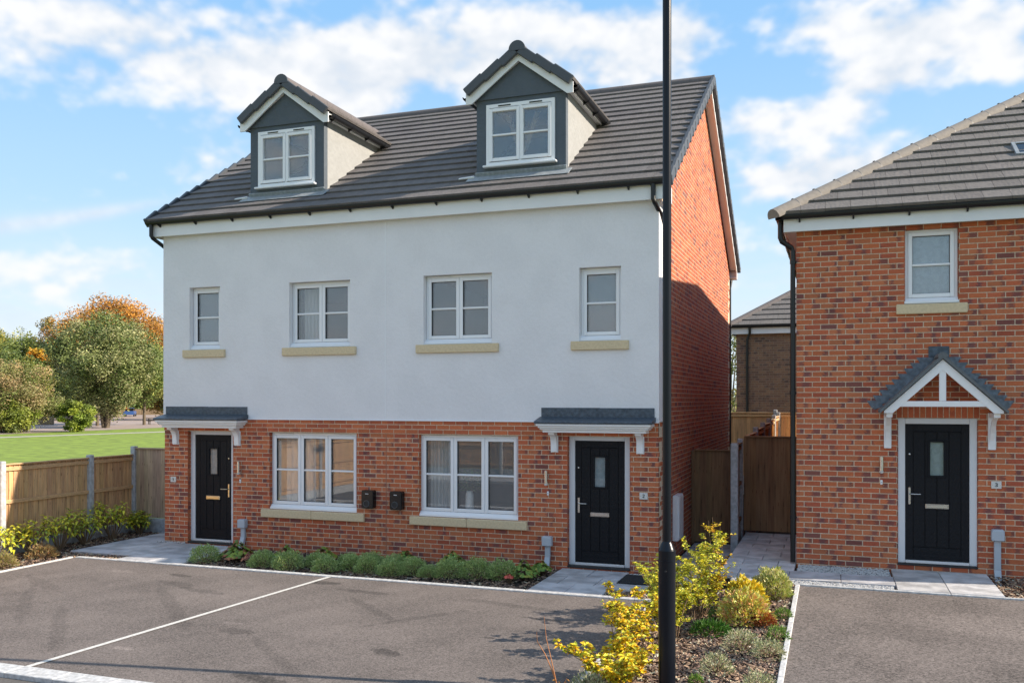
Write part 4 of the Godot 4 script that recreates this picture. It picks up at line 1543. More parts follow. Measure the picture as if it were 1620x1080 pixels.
func hip_roof(house: Node, x0: float, x1: float, z1: float, z0: float, eave: float, pitch: float, big: bool, tiles: Material, single: int) -> void:
	var half := (z1 - z0) * 0.5
	var zm := (z1 + z0) * 0.5
	var top := eave + half * pitch
	var d := mb()
	var lo := eave - 0.045
	var up := top - 0.045
	var A := Vector3(x0 + 0.03, lo, z1 - 0.03)
	var Bq := Vector3(x1 - 0.03, lo, z1 - 0.03)
	var C := Vector3(x1 - 0.03, lo, z0 + 0.03)
	var Dq := Vector3(x0 + 0.03, lo, z0 + 0.03)
	var P := Vector3(x0 + half, up, zm)
	var Q := Vector3(x1 - 0.03 if big else x1 - half, up, zm)
	d.quad(A, Bq, Q, P)
	d.quad(C, Dq, P, Q)
	d.tri(Dq, A, P)
	d.tri(Bq, C, Q)
	d.quad(A, Dq, C, Bq)
	var roof := put("roof", d, M.deck, house)
	var ang := atan(pitch)
	var len := half / cos(ang)
	var rows := int(round(len / 0.345))
	var gauge := len / rows
	var ca := cos(ang)
	var front := Transform3D(Basis(Vector3.RIGHT, Vector3(0, ca, sin(ang)), Vector3(0, -sin(ang), ca)), Vector3(x0, eave - 0.037, z1))
	var L := x1 - x0
	var keep := func(x: float, s: float, w: float) -> bool:
		var r := s * ca
		if big and absf(x0 + x - 5.27) < 0.15 and s > 1.45 and s < 1.8:
			return false
		return x - r > -w * 0.5 and (big or (L - x) - r > -w * 0.5)
	var keep_back := func(x: float, s: float, w: float) -> bool:
		return (big or x - s * ca > -w * 0.5) and (L - x) - s * ca > -w * 0.5
	set_tiles(roof, front, L, rows, gauge, keep, tiles, single, ca, 0.0, 50.0 if big else 0.0)
	var back := Transform3D(Basis(Vector3.LEFT, Vector3(0, ca, -sin(ang)), Vector3(0, -sin(ang), -ca)), Vector3(x1, eave - 0.037, z0))
	set_tiles(roof, back, L, rows, gauge, keep_back, tiles, 0, ca, 50.0 if big else 0.0, 0.0)
	var W := z1 - z0
	var end := func(x: float, s: float, w: float) -> bool:
		var r := s * ca
		return x - r > -w * 0.5 and (W - x) - r > -w * 0.5
	var left := Transform3D(Basis(Vector3(0, 0, 1), Vector3(-sin(ang), ca, 0), Vector3(-ca, -sin(ang), 0)), Vector3(x0, eave - 0.037, z0))
	set_tiles(roof, left, W, rows, gauge, end, tiles, 0, ca)
	if not big:
		var right := Transform3D(Basis(Vector3(0, 0, -1), Vector3(sin(ang), ca, 0), Vector3(ca, -sin(ang), 0)), Vector3(x1, eave - 0.037, z1))
		set_tiles(roof, right, W, rows, gauge, end, tiles, 0, ca)
	# hip and ridge tiles
	for run in [[Vector3(x0 - 0.03, eave - 0.075, z1 + 0.03), Vector3(P.x, top - 0.06, zm)], [Vector3(x0 - 0.03, eave - 0.075, z0 - 0.03), Vector3(P.x, top - 0.06, zm)], [Vector3(x1 + 0.03, eave - 0.075, z1 + 0.03), Vector3(Q.x, top - 0.06, zm)], [Vector3(x1 + 0.03, eave - 0.075, z0 - 0.03), Vector3(Q.x, top - 0.06, zm)], [Vector3(P.x, top - 0.06, zm), Vector3(Q.x, top - 0.06, zm)]]:
		if big and run[0].x > x1:
			continue
		var a: Vector3 = run[0]
		var b: Vector3 = run[1]
		var n := int(round(a.distance_to(b) / 0.43))
		var dir := (b - a).normalized()
		var side := dir.cross(Vector3.UP).normalized()
		var nor := side.cross(dir)
		var step := a.distance_to(b) / n
		for i in n:
			var rt := mb(Transform3D(Basis(side, nor, -dir), a + dir * step * i))
			half_round(rt, 0.118, step - 0.006)
			put("hip_tile", rt, M.hip if big else M.ridge, roof)
			if i > 0 and big:
				var un := mb(Transform3D(Basis(side, nor, -dir), a + dir * (step * i - 0.012)))
				half_round(un, 0.1185, 0.012)
				un.cbox(Vector3(-0.02, 0.108, -0.02), Vector3(0.04, 0.022, 0.022), 0.004)
				put("hip_clip", un, M.verge, roof)
	if big:
		# roof light
		var s := 1.86
		var f := front * at_x(5.24 - x0, 0.03, -s)
		var rl := mb(f)
		ring_flat(rl, -0.28, -0.26, 0.28, 0.26, 0.05, -0.02, 0.03)
		var fr := put("roof_light", rl, M.pale_lead, roof)
		fr.set_meta("label", "small roof light in the tiled slope")
		var g := mb(f)
		g.box(Vector3(-0.24, -0.015, -0.22), Vector3(0.48, 0.03, 0.44))
		put("roof_light_glass", g, M.charger, roof)


func ring_flat(m: MB, x0: float, z0: float, x1: float, z1: float, w: float, y0: float, y1: float) -> void:
	m.cbox(Vector3(x0, y0, z0), Vector3(w, y1 - y0, z1 - z0), 0.004)
	m.cbox(Vector3(x1 - w, y0, z0), Vector3(w, y1 - y0, z1 - z0), 0.004)
	m.cbox(Vector3(x0 + w, y0, z0), Vector3(x1 - x0 - 2 * w, y1 - y0 - 0.002, w), 0.004)
	m.cbox(Vector3(x0 + w, y0, z1 - w), Vector3(x1 - x0 - 2 * w, y1 - y0 - 0.002, w), 0.004)


func porch(house: Node) -> void:
	var cx := 3.842
	var zf := RZ + 0.52
	var hw := 0.72
	var foot := 2.45
	var apex := 3.165
	var pitch := (apex - 0.02 - foot) / hw
	# white front frame
	var b := mb()
	for s in [-1.0, 1.0]:
		b.prism(PackedVector2Array([Vector2(cx, apex), Vector2(cx + s * hw, foot + 0.03), Vector2(cx + s * hw, foot), Vector2(cx + s * (hw - 0.11), foot), Vector2(cx, apex - 0.14)]), zf - 0.05 + (0.0 if s < 0 else 0.0008), zf + (0.0 if s < 0 else 0.0008))
	var p := put("porch_canopy", b, M.upvc, house)
	var t := mb()
	t.cbox(Vector3(cx - 0.52, 2.535, zf - 0.045), Vector3(1.04, 0.075, 0.04), 0.004)
	put("tie_beam", t, M.upvc, p)
	var k := mb()
	k.cbox(Vector3(cx - 0.042, 2.612, zf - 0.048), Vector3(0.084, 0.44, 0.04), 0.004)
	put("king_post", k, M.upvc, p)
	for s in [-1.0, 1.0]:
		var r := mb()
		r.prism(PackedVector2Array([Vector2(cx, apex + 0.07), Vector2(cx + s * (hw + 0.06), apex + 0.07 - (hw + 0.06) * pitch), Vector2(cx + s * (hw + 0.05), apex + 0.035 - (hw + 0.06) * pitch), Vector2(cx, apex + 0.012)]), RZ + 0.004, zf + 0.04)
		put("canopy_slope", r, M.slate_sheet, p)
		var so := mb()
		so.prism(PackedVector2Array([Vector2(cx, apex - 0.01), Vector2(cx + s * (hw - 0.02), apex - 0.01 - (hw - 0.02) * pitch), Vector2(cx + s * (hw - 0.02), apex - 0.03 - (hw - 0.02) * pitch), Vector2(cx, apex - 0.03)]), RZ + 0.004, zf - 0.052)
		put("canopy_soffit", so, M.upvc, p)
		# stepped lead along the wall
		for i in 11:
			var u := (i + 0.5) / 11.0
			var x: float = cx + s * (hw + 0.16) * u
			var y := apex + 0.1 - hw * pitch * u * 1.08
			var f := mb()
			var top := ceilf((y + 0.05 - RY) / 0.075) * 0.075 + RY
			f.prism(PackedVector2Array([Vector2(x - s * 0.1, top), Vector2(x + s * 0.085, top), Vector2(x + s * 0.03, top - 0.09), Vector2(x - s * 0.02, y - 0.06), Vector2(x - s * 0.13, y - 0.01)]), RZ + 0.003 + 0.0011 * (i % 3), RZ + 0.0085 + 0.0011 * (i % 3))
			put("lead_step", f, M.pale_flashing, p)
		# gallows bracket
		var g := mb()
		var bx: float = cx + s * 0.652
		g.cbox(Vector3(bx - 0.048, 1.95, RZ + 0.003), Vector3(0.096, 0.5, 0.04), 0.005)
		g.cbox(Vector3(bx - 0.04, 2.39, RZ + 0.003), Vector3(0.08, 0.06, zf - RZ - 0.055), 0.005)
		var gx := Transform3D(Basis(Vector3(0, 0, 1), Vector3(0, 1, 0), Vector3(-1, 0, 0)), Vector3(bx + 0.028, 0, 0))
		g.xf = g.xf * gx
		var poly := PackedVector2Array()
		for i in 7:
			var a := PI / 2 * i / 6.0
			poly.append(Vector2(RZ + 0.04 + 0.32 * (1.0 - cos(a)), 2.04 + 0.35 * sin(a)))
		for i in 7:
			var a := PI / 2 * (6 - i) / 6.0
			poly.append(Vector2(RZ + 0.04 + 0.38 * (1.0 - cos(a)) - 0.0, 1.97 + 0.42 * sin(a) if i > 0 else 2.391))
		g.prism(poly, 0.0, 0.056)
		put("gallows_bracket", g, M.upvc, p)
	var rg := mb(Transform3D(Basis.IDENTITY, Vector3(cx, apex + 0.035, zf + 0.042)))
	half_round(rg, 0.06, zf + 0.04 - RZ)
	put("canopy_ridge", rg, M.slate_sheet, p)
	var sd := mb()
	sd.cbox(Vector3(cx - 0.13, apex + 0.05, RZ + 0.004), Vector3(0.26, 0.15, 0.012), 0.004)
	put("lead_saddle", sd, M.lead, p)


func far_house() -> void:
	var house := thing("brown_brick_house", "brown brick house with hipped roof seen in the gap behind tan fence", "house", Vector3(3.5, 0, -19))
	var x0 := -0.47
	var x1 := 8.0
	var zf := -15.7
	var zb := -22.5
	var fr := at_x(0, 0, zf)
	var w := mb(fr)
	w.box(Vector3(x0, -0.3, zb - zf), Vector3(x1 - x0, 5.0, zf - zb - 0.008))
	var wall := put("wall", w, M.mortar_brown, house)
	set_bricks(wall, fr, courses(x0, x1, 1.2, 4.7, []), 0.0, M.brown_brick, 0)
	var fl := Transform3D(Basis(Vector3.UP, -PI / 2), Vector3(x0 - 0.001, 0, zb))
	set_bricks(wall, fl, courses(0, zf - zb, 1.2, 4.7, []), 0.006, M.brown_brick, 0)
	hip_roof(house, x0 - 0.25, x1 + 0.25, zf + 0.25, zb - 0.25, 4.97, 0.64, false, M.pale_tile, 0)
	var roof := house.get_node("roof")
	var fa := mb(fr)
	fa.cbox(Vector3(x0 - 0.16, 4.68, 0.14), Vector3(x1 - x0 + 0.3, 0.2, 0.02), 0.003)
	fa.box(Vector3(x0 - 0.14, 4.7, 0.008), Vector3(x1 - x0 + 0.28, 0.015, 0.13))
	put("fascia", fa, M.fascia, roof)
	var fs := mb(fl)
	fs.cbox(Vector3(-0.1, 4.681, 0.14), Vector3(zf - zb + 0.235, 0.2, 0.02), 0.003)
	put("fascia", fs, M.fascia, roof)
	var gt := mb(fr)
	gutter(gt, at_x(0, 4.93, 0.162), x0 - 0.28, x1 + 0.2)
	put("gutter", gt, M.black_plastic, roof)
	var dp := mb()
	dp.tube([Vector3(x0 + 0.42, 4.9, zf + 0.21), Vector3(x0 + 0.42, 4.7, zf + 0.21), Vector3(x0 + 0.33, 4.5, zf + 0.06), Vector3(x0 + 0.33, 0.3, zf + 0.06)], [0.04, 0.04, 0.04, 0.04], 10)
	put("downpipe", dp, M.black_plastic, house)


# ---------------------------------------------------------------- things on the walls
func wall_lamp(at: Vector3, label: String) -> void:
	var t := thing("wall_lamp", label, "lamp", at, "steel wall lamps beside the front doors")
	var b := mb()
	b.cbox(at + Vector3(-0.022, 0.0, 0.002), Vector3(0.044, 0.05, 0.03), 0.004)
	put("mount", b, M.chrome, t)
	var c := mb()
	c.lathe([Vector2(0, 0.0), Vector2(0.026, 0.002), Vector2(0.026, 0.2), Vector2(0.022, 0.204), Vector2(0, 0.204)], at + Vector3(0, 0.03, 0.058), 18)
	put("tube", c, M.chrome, t)
	var s := mb()
	s.lathe([Vector2(0, 0.0), Vector2(0.02, 0.0), Vector2(0.028, 0.02), Vector2(0.024, 0.03), Vector2(0, 0.03)], at + Vector3(0, 0.0, 0.058), 16)
	put("sensor", s, M.plaque, t)


func bell(at: Vector3, label: String) -> void:
	var t := thing("doorbell", label, "doorbell", at, "white doorbells under the wall lamps")
	var b := mb()
	b.cbox(at + Vector3(-0.016, -0.032, 0.002), Vector3(0.032, 0.064, 0.014), 0.004)
	put("case", b, M.upvc, t)
	var k := mb(Transform3D(Basis(Vector3.RIGHT, PI / 2), at + Vector3(0, 0, 0.015)))
	k.lathe([Vector2(0, 0.006), Vector2(0.009, 0.005), Vector2(0.01, 0)], Vector3.ZERO, 12)
	put("button", k, M.duct, t)


func plaque(at: Vector3, digit: String, label: String) -> void:
	var t := thing("number_plaque", label, "plaque", at, "house number plaques")
	var b := mb()
	b.cbox(at + Vector3(-0.062, -0.05, 0.002), Vector3(0.124, 0.1, 0.01), 0.003)
	put("plate", b, M.plaque, t)
	var tm := TextMesh.new()
	tm.text = digit
	var f := SystemFont.new()
	f.font_names = PackedStringArray(["Droid Sans"])
	f.font_weight = 700
	tm.font = f
	tm.font_size = 64
	tm.pixel_size = 0.0011
	tm.depth = 0.003
	tm.material = M.ink
	var o := put_mesh("digit", tm, M.ink, t)
	o.position = Vector3(0, 0, 0.0138)
	for s in [-1, 1]:
		var d := mb(Transform3D(Basis(Vector3.RIGHT, PI / 2), at + Vector3(s * 0.048, 0, 0.012)))
		d.lathe([Vector2(0, 0.003), Vector2(0.005, 0.002), Vector2(0.006, 0)], Vector3.ZERO, 10)
		put("screw", d, M.chrome, t)


func duct(at: Vector3, y_low: float, label: String) -> void:
	var t := thing("cable_duct", label, "utility box", at, "grey cable ducts by the doors")
	var b := mb()
	b.cbox(at + Vector3(-0.078, -0.07, 0.002), Vector3(0.156, 0.14, 0.1), 0.008)
	b.cbox(at + Vector3(-0.07, 0.064, 0.004), Vector3(0.14, 0.018, 0.09), 0.006)
	put("box", b, M.duct, t)
	var d := mb()
	d.cbox(Vector3(at.x - 0.042, y_low + 0.17, at.z + 0.004), Vector3(0.084, at.y - 0.07 - y_low - 0.17, 0.05), 0.008)
	put("duct", d, M.duct, t)
	var e := mb(Transform3D(Basis(Vector3(0, 0, 1), Vector3(0, 1, 0), Vector3(-1, 0, 0)), Vector3(at.x + 0.042, 0, at.z)))
	e.prism(PackedVector2Array([Vector2(0.006, y_low + 0.175), Vector2(0.054, y_low + 0.175), Vector2(0.13, y_low - 0.02), Vector2(0.06, y_low - 0.02)]), 0.001, 0.083)
	put("duct_foot", e, M.duct, t)


func charger(at: Vector3, label: String) -> void:
	var t := thing("charging_point", label, "charger", at, "black car chargers between the ground floor windows")
	var b := mb()
	var poly := PackedVector2Array()
	for c in [[0.085, -0.12, -PI / 2], [0.085, 0.12, 0.0], [-0.085, 0.12, PI / 2], [-0.085, -0.12, PI]]:
		for i in 6:
			var a: float = c[2] + PI / 2 * i / 5.0
			poly.append(Vector2(at.x + c[0] + 0.03 * cos(a), at.y + c[1] + 0.035 * sin(a)))
	b.prism(poly, at.z + 0.002, at.z + 0.09)
	var small := PackedVector2Array()
	for p in poly:
		small.append(Vector2(at.x, at.y) + (p - Vector2(at.x, at.y)) * 0.93)
	b.prism(small, at.z + 0.088, at.z + 0.105)
	put("case", b, M.charger, t)
	var r := mb(Transform3D(Basis(Vector3.RIGHT, PI / 2), at + Vector3(-0.015, -0.07, 0.103)))
	r.lathe([Vector2(0.044, 0.0), Vector2(0.048, 0.014), Vector2(0.056, 0.014), Vector2(0.06, 0.0)], Vector3.ZERO, 28)
	put("socket_ring", r, M.charger_ring, t)
	var s := mb(Transform3D(Basis(Vector3.RIGHT, PI / 2), at + Vector3(-0.015, -0.07, 0.1)))
	s.lathe([Vector2(0, 0.01), Vector2(0.044, 0.01), Vector2(0.045, 0.0)], Vector3.ZERO, 24)
	put("socket", s, M.gasket, t)
	var g := mb()
	g.cbox(at + Vector3(-0.035, 0.088, 0.1), Vector3(0.06, 0.012, 0.0075), 0.002)
	put("badge", g, M.aluminium, t)


func fixtures() -> void:
	wall_lamp(Vector3(-7.487, 1.3, 0), "steel wall lamp right of the brass-handled black door")
	wall_lamp(Vector3(-1.755, 1.29, 0), "steel wall lamp between house 2 door and its window")
	wall_lamp(Vector3(3.11, 1.6, RZ), "steel wall lamp left of the door under the pitched porch")
	bell(Vector3(-7.485, 1.18, 0), "white doorbell right of the brass-handled black door")
	bell(Vector3(-1.737, 1.165, 0), "white doorbell left of the door of house 2")
	bell(Vector3(3.11, 1.47, RZ), "white doorbell left of the door under the pitched porch")
	plaque(Vector3(-8.95, 1.168, 0), "1", "pale house number plaque on the brick pier nearest the timber fence")
	plaque(Vector3(-0.225, 1.176, 0), "2", "pale house number plaque reading two, right of a flat canopied door")
	plaque(Vector3(4.55, 1.477, RZ), "3", "pale house number plaque reading three, right of the pitched porch")
	duct(Vector3(-7.405, 0.43, 0), 0.02, "grey box and duct near the brass-handled black door")
	duct(Vector3(-1.735, 0.42, 0), 0.0, "grey box and duct left of the door of house 2")
	duct(Vector3(4.56, 0.8, RZ), 0.16, "grey box and duct below the number 3 plaque")
	charger(Vector3(-4.88, 0.96, 0), "black car charger near the sill of the curtained window")
	charger(Vector3(-4.35, 0.958, 0), "black car charger next to the window with the white vase")
	var t := thing("meter_box", "white meter box on the shaded brick gable", "meter box", Vector3(0, 0.7, -1.41))
	var b := mb()
	b.cbox(Vector3(0.002, 0.33, -1.66), Vector3(0.1, 0.74, 0.48), 0.012)
	put("case", b, M.upvc, t)
	var d := mb()
	d.cbox(Vector3(0.1, 0.36, -1.63), Vector3(0.012, 0.68, 0.42), 0.004)
	put("door", d, M.upvc, t)


# ---------------------------------------------------------------- things behind the windows
func curtain(at: Vector3, w: float, h: float, label: String) -> void:
	var t := thing("curtain", label, "curtain", at, "white curtains behind the windows")
	var m := mb()
	var n := 30
	var prev := Vector3.ZERO
	for i in n + 1:
		var u := float(i) / n
		var p := at + Vector3(w * u, 0, 0.028 * sin(u * 34.0) + 0.01 * sin(u * 71.0))
		if i > 0:
			m.quad(prev, p, p + Vector3(0, h, 0), prev + Vector3(0, h, 0))
			m.quad(p + Vector3(0, 0, -0.006), prev + Vector3(0, 0, -0.006), prev + Vector3(0, h, -0.006), p + Vector3(0, h, -0.006))
		prev = p
	put("cloth", m, M.curtain, t)
	var r := mb()
	r.tube([at + Vector3(-0.1, h + 0.02, 0), at + Vector3(w + 0.15, h + 0.02, 0)], [0.012, 0.012], 8)
	put("rail", r, M.chrome, t)


func inside() -> void:
	curtain(Vector3(-6.8, 0.75, -0.42), 0.62, 1.42, "white curtain behind the ground floor window reflecting the fence")
	curtain(Vector3(-3.95, 0.75, -0.42), 0.36, 1.42, "white curtain beside the white vase of leaves")
	curtain(Vector3(-6.42, 3.5, -0.42), 0.4, 1.3, "white curtain behind the upstairs window of house 1")
	for k in 2:
		var x := -3.2 if k == 0 else -2.42
		var y := 0.0
		var label := ""
		if k == 0:
			y = 0.76
			label = "white vase of green leaves behind the ground floor window of house 2"
		else:
			y = 6.5
			label = "white vase of pale plumes behind the dormer window of house 2"
		var z := -0.32 if k == 0 else -0.75
		var at := Vector3(x, y, z)
		var tb := thing("window_table" if k == 0 else "window_shelf", "table holding the white vase of leaves" if k == 0 else "shelf holding the white vase of plumes", "table" if k == 0 else "shelf", at + Vector3(0, -0.03, 0))
		var bm := mb()
		bm.cbox(at + Vector3(-0.3, -0.03, -0.2), Vector3(0.6, 0.03, 0.36), 0.005)
		put("top", bm, M.carpet, tb)
		for sx in [-0.27, 0.23]:
			for sz in [-0.18, 0.1]:
				var lg := mb()
				var foot := 0.02 if k == 0 else 6.385
				lg.box(Vector3(x + sx, foot, z + sz), Vector3(0.04, y - 0.03 - foot, 0.04))
				put("leg", lg, M.carpet, tb)
		var t := thing("flower_vase", label, "vase", at)
		var v := mb()
		v.lathe([Vector2(0, 0), Vector2(0.06, 0.0), Vector2(0.072, 0.1), Vector2(0.066, 0.3), Vector2(0.052, 0.36), Vector2(0.046, 0.36), Vector2(0.06, 0.2), Vector2(0, 0.2)] if k == 0 else [Vector2(0, 0), Vector2(0.05, 0.0), Vector2(0.07, 0.06), Vector2(0.03, 0.2), Vector2(0.035, 0.22), Vector2(0.02, 0.2), Vector2(0, 0.1)], at, 20)
		put("pot", v, M.white_ceramic, t)
		var m := mb()
		m.tinted = true
		for i in 260 if k == 0 else 420:
			var a := rng.randf() * TAU
			if k == 0:
				m.col = Color(0.12, 0.2, 0.07) * rng.randf_range(0.6, 1.5)
				var p := at + Vector3(cos(a) * 0.2 * rng.randf(), 0.36 + 0.32 * rng.randf(), sin(a) * 0.16 * rng.randf())
				m.leaf(p, Vector3(cos(a), rng.randf_range(-0.3, 0.8), sin(a)).normalized(), Vector3.UP, 0.06, 0.035)
			else:
				var s := -1.0 if i % 2 == 0 else 1.0
				m.col = Color(0.5, 0.4, 0.3) * rng.randf_range(0.8, 1.3)
				var q := rng.randf()
				var p := at + Vector3(s * (0.03 + 0.22 * q), 0.25 + 0.6 * q, 0.0)
				m.leaf(p, Vector3(cos(a) * 0.5 + s * 0.3, 0.8, sin(a) * 0.5).normalized(), Vector3(0.2, 0.3, 1).normalized(), 0.11, 0.012)
		put("leaves" if k == 0 else "plumes", m, M.leaf, t)
		var st := mb()
		for i in 6:
			var a := TAU * i / 6.0
			st.tube([at + Vector3(0, 0.1, 0), at + Vector3(cos(a) * (0.12 if k == 0 else 0.2), 0.6 if k == 0 else 0.75, sin(a) * 0.05)], [0.004, 0.003], 5)
		put("stems", st, M.stem, t)


# ---------------------------------------------------------------- ground
func sheet(m: MB, x0: float, x1: float, z0: float, z1: float, y: Callable, nx: int, nz: int) -> void:
	for i in nx:
		for j in nz:
			var a := lerpf(x0, x1, float(i) / nx)
			var b := lerpf(x0, x1, float(i + 1) / nx)
			var d := lerpf(z0, z1, float(j) / nz)
			var e := lerpf(z0, z1, float(j + 1) / nz)
			var u := Rect2(float(i) / nx, float(j) / nz, 1.0 / nx, 1.0 / nz)
			m.quad(Vector3(a, y.call(a, e), e), Vector3(b, y.call(b, e), e), Vector3(b, y.call(b, d), d), Vector3(a, y.call(a, d), d), u)


# height of the planted strip between the drives, which the right drive shares at its edge
func strip_y(x: float, z: float) -> float:
	return clampf((x - 0.25) / 1.8, 0.0, 1.0) * right_y(z)


func right_y(z: float) -> float:
	return clampf(0.255 - 0.04 * (z - 1.3), 0.0, 0.26)


func stones_along(called: String, p: Vector3, q: Vector3, w: float, h: float, material: Material, each := 0.915) -> void:
	var root := Node3D.new()
	root.name = numbered(self, called)
	add_child(root)
	root.set_meta("kind", "structure")
	root.position = p
	org = p
	var dir := (q - p).normalized()
	var len := p.distance_to(q)
	var n := maxi(1, int(round(len / each)))
	var flat := Vector3(dir.x, 0, dir.z).normalized()
	var side := flat.cross(Vector3.UP)
	for i in n:
		var a := p + dir * len * i / n
		var m := mb(Transform3D(Basis(dir, side.cross(dir), side), a + Vector3(0, rng.randf_range(-0.002, 0.002), 0)))
		m.cbox(Vector3(0.0015, -h, -w * 0.5), Vector3(len / n - 0.003, h, w), 0.006)
		put("edging_stone", m, material, root)


func slabs(called: String, list: Array) -> void:
	var root := Node3D.new()
	root.name = numbered(self, called)
	add_child(root)
	root.set_meta("kind", "structure")
	root.position = Vector3(list[0][0], list[0][4], list[0][1])
	org = root.position
	for s in list:
		var m := mb()
		m.tinted = true
		var t := rng.randf_range(0.82, 1.12)
		m.col = Color(t, t, t * rng.randf_range(0.98, 1.04))
		m.cbox(Vector3(s[0] + 0.004, s[4] - 0.05, s[1] + 0.004), Vector3(s[2] - s[0] - 0.008, 0.05 + rng.randf_range(-0.0015, 0.0015), s[3] - s[1] - 0.008), 0.004)
		put("slab", m, M.slab, root)


func paving_grid(x0: float, z0: float, x1: float, z1: float, y: float, dx: float, dz: float) -> Array:
	var got := []
	var nz := maxi(1, int(round((z1 - z0) / dz)))
	for j in nz:
		var nx := maxi(1, int(round((x1 - x0) / dx)))
		var off := 0.5 if j % 2 == 1 and nx > 1 else 0.0
		var w := (x1 - x0) / nx
		var i := -off
		while i < nx - 0.01:
			got.append([maxf(x0, x0 + w * i), z0 + (z1 - z0) * j / nz, minf(x1, x0 + w * (i + 1)), z0 + (z1 - z0) * (j + 1) / nz, y])
			i += 1.0
	return got


func ground() -> void:
	org = Vector3.ZERO
	var flat := func(_x, _z): return -0.3
	var g := mb()
	sheet(g, -900, 900, -900, 900, flat, 6, 6)
	setting("ground", g, M.grass)
	# made ground under the houses and beds
	var e := mb()
	sheet(e, -11.0, 16, -26, 6.9, func(_x, _z): return -0.03, 4, 4)
	e.quad(Vector3(-11, -0.31, -26), Vector3(-11, -0.31, 6.9), Vector3(-11, -0.03, 6.9), Vector3(-11, -0.03, -26))
	setting("plot_ground", e, M.soil)
	# drive on the left
	var stains := [[-4.42, 2.2, 0.3, 0.13, 0.1, 0.45], [-6.75, 2.45, 0.28, 0.1, 0.1, 0.38], [-6.3, 3.0, 0.5, 0.16, 0.3, 0.2], [-5.7, 3.25, 0.45, 0.12, 0.2, 0.22], [-3.9, 4.9, 0.3, 0.14, 0.2, 0.3], [-2.6, 6.3, 0.33, 0.12, 0.1, 0.42], [-1.9, 5.1, 0.22, 0.12, 0.4, 0.42], [-0.9, 6.4, 0.3, 0.12, 0.1, 0.35], [-3.0, 3.4, 0.9, 0.1, 0.7, 0.2], [-2.2, 3.6, 0.8, 0.09, 2.2, 0.2], [-1.5, 2.6, 0.8, 0.12, 0.2, 0.2], [-3.6, 2.55, 0.5, 0.1, 0.1, 0.28], [-8.2, 3.6, 0.9, 0.14, 0.5, 0.14], [-6.0, 5.4, 1.4, 0.1, 0.8, 0.16], [-5.4, 4.2, 1.6, 0.12, 0.75, 0.16], [-7.4, 4.6, 1.5, 0.1, 0.8, 0.14], [-2.8, 5.7, 1.3, 0.09, 0.7, 0.15], [-0.7, 3.2, 0.4, 0.07, 0.1, 0.3], [-4.6, 5.9, 0.14, 0.08, 0.0, -0.3], [-4.2, 4.6, 0.16, 0.06, 0.0, -0.25], [-7.8, 2.5, 0.3, 0.1, 0.0, -0.2], [-1.1, 4.2, 0.08, 0.04, 0.0, 0.5]]
	var tm := StandardMaterial3D.new()
	tm.resource_name = "drive_tarmac"
	tm.albedo_texture = tarmac_sheet(71, 1700, 840, -9.45, 0.25, 1.8, 6.76, stains)
	tm.albedo_color = lin(0.36, 0.335, 0.32)
	tm.roughness = 0.93
	tm.uv1_scale = Vector3.ONE
	M.drive = tm
	var d := mb()
	sheet(d, -9.45, 0.25, 1.8, 6.76, func(x, z): return 0.003 * sin(x * 1.3) * sin(z * 1.1), 16, 8)
	setting("driveway", d, M.drive)
	var t2: StandardMaterial3D = tm.duplicate()
	t2.resource_name = "side_drive_tarmac"
	t2.albedo_texture = tarmac_sheet(72, 1024, 640, 2.05, 10.0, 1.34, 6.76, [[4.2, 2.6, 0.9, 0.5, 0.2, -0.18], [3.2, 3.1, 0.5, 0.4, 0.2, 0.14], [4.3, 4.3, 0.7, 0.3, 0.6, 0.12]])
	var d2 := mb()
	sheet(d2, 2.05, 10.0, 1.34, 6.76, func(_x, z): return right_y(z) - 0.012, 2, 10)
	setting("side_driveway", d2, t2)
	# bay line, bending a little with the tarmac
	var ln := mb()
	var c := (Vector3(-4.97, 0, 6.76) - Vector3(-4.56, 0, 1.83)) / 12.0
	for i in 12:
		var a := Vector3(-4.56, 0.0075, 1.83) + c * i
		var b := a + c
		ln.box(Vector3(minf(a.x, b.x) - 0.0, 0.0, 0), Vector3.ZERO)
		var s := Vector3(0.034, 0, 0)
		ln.quad(b - s, b + s, a + s, a - s)
	setting("bay_line", ln, M.white_line)
	# street, and the strip of pale stones along it
	var st := mb()
	sheet(st, -60, 60, 7.0, 13.0, func(_x, _z): return -0.035, 4, 2)
	setting("road", st, M.street)
	var fp := mb()
	sheet(fp, -60, 60, 13.0, 15.2, func(_x, _z): return 0.05, 4, 1)
	fp.quad(Vector3(-60, -0.04, 13.0), Vector3(60, -0.04, 13.0), Vector3(60, 0.05, 13.0), Vector3(-60, 0.05, 13.0))
	setting("far_pavement", fp, M.concrete)
	stones_along("street_kerb", Vector3(-10.4, 0.012, 6.88), Vector3(10.0, 0.012, 6.88), 0.24, 0.12, M.edging, 0.6)
	# edgings
	stones_along("drive_edging", Vector3(-9.41, 0.018, 1.78), Vector3(0.24, 0.018, 1.78), 0.1, 0.1, M.edging)
	stones_along("bed_edging", Vector3(-9.475, 0.02, 1.82), Vector3(-9.475, 0.02, 6.76), 0.05, 0.1, M.edging)
	stones_along("strip_edging", Vector3(0.275, 0.02, 1.84), Vector3(0.275, 0.03, 6.76), 0.05, 0.1, M.edging)
	stones_along("side_edging", Vector3(2.045, 0.262, 1.34), Vector3(2.045, 0.045, 6.76), 0.055, 0.1, M.edging)
	stones_along("side_edging", Vector3(2.07, 0.262, 1.31), Vector3(10.0, 0.262, 1.31), 0.045, 0.1, M.edging)
	# paving
	var list := paving_grid(-10.0, -1.05, -9.16, 0.02, 0.012, 0.84, 0.54)
	list += paving_grid(-10.0, 0.02, -7.35, 1.37, 0.012, 0.9, 0.45)
	list += paving_grid(-8.65, 1.37, -7.35, 1.725, 0.012, 0.65, 0.355)
	slabs("front_path", list)
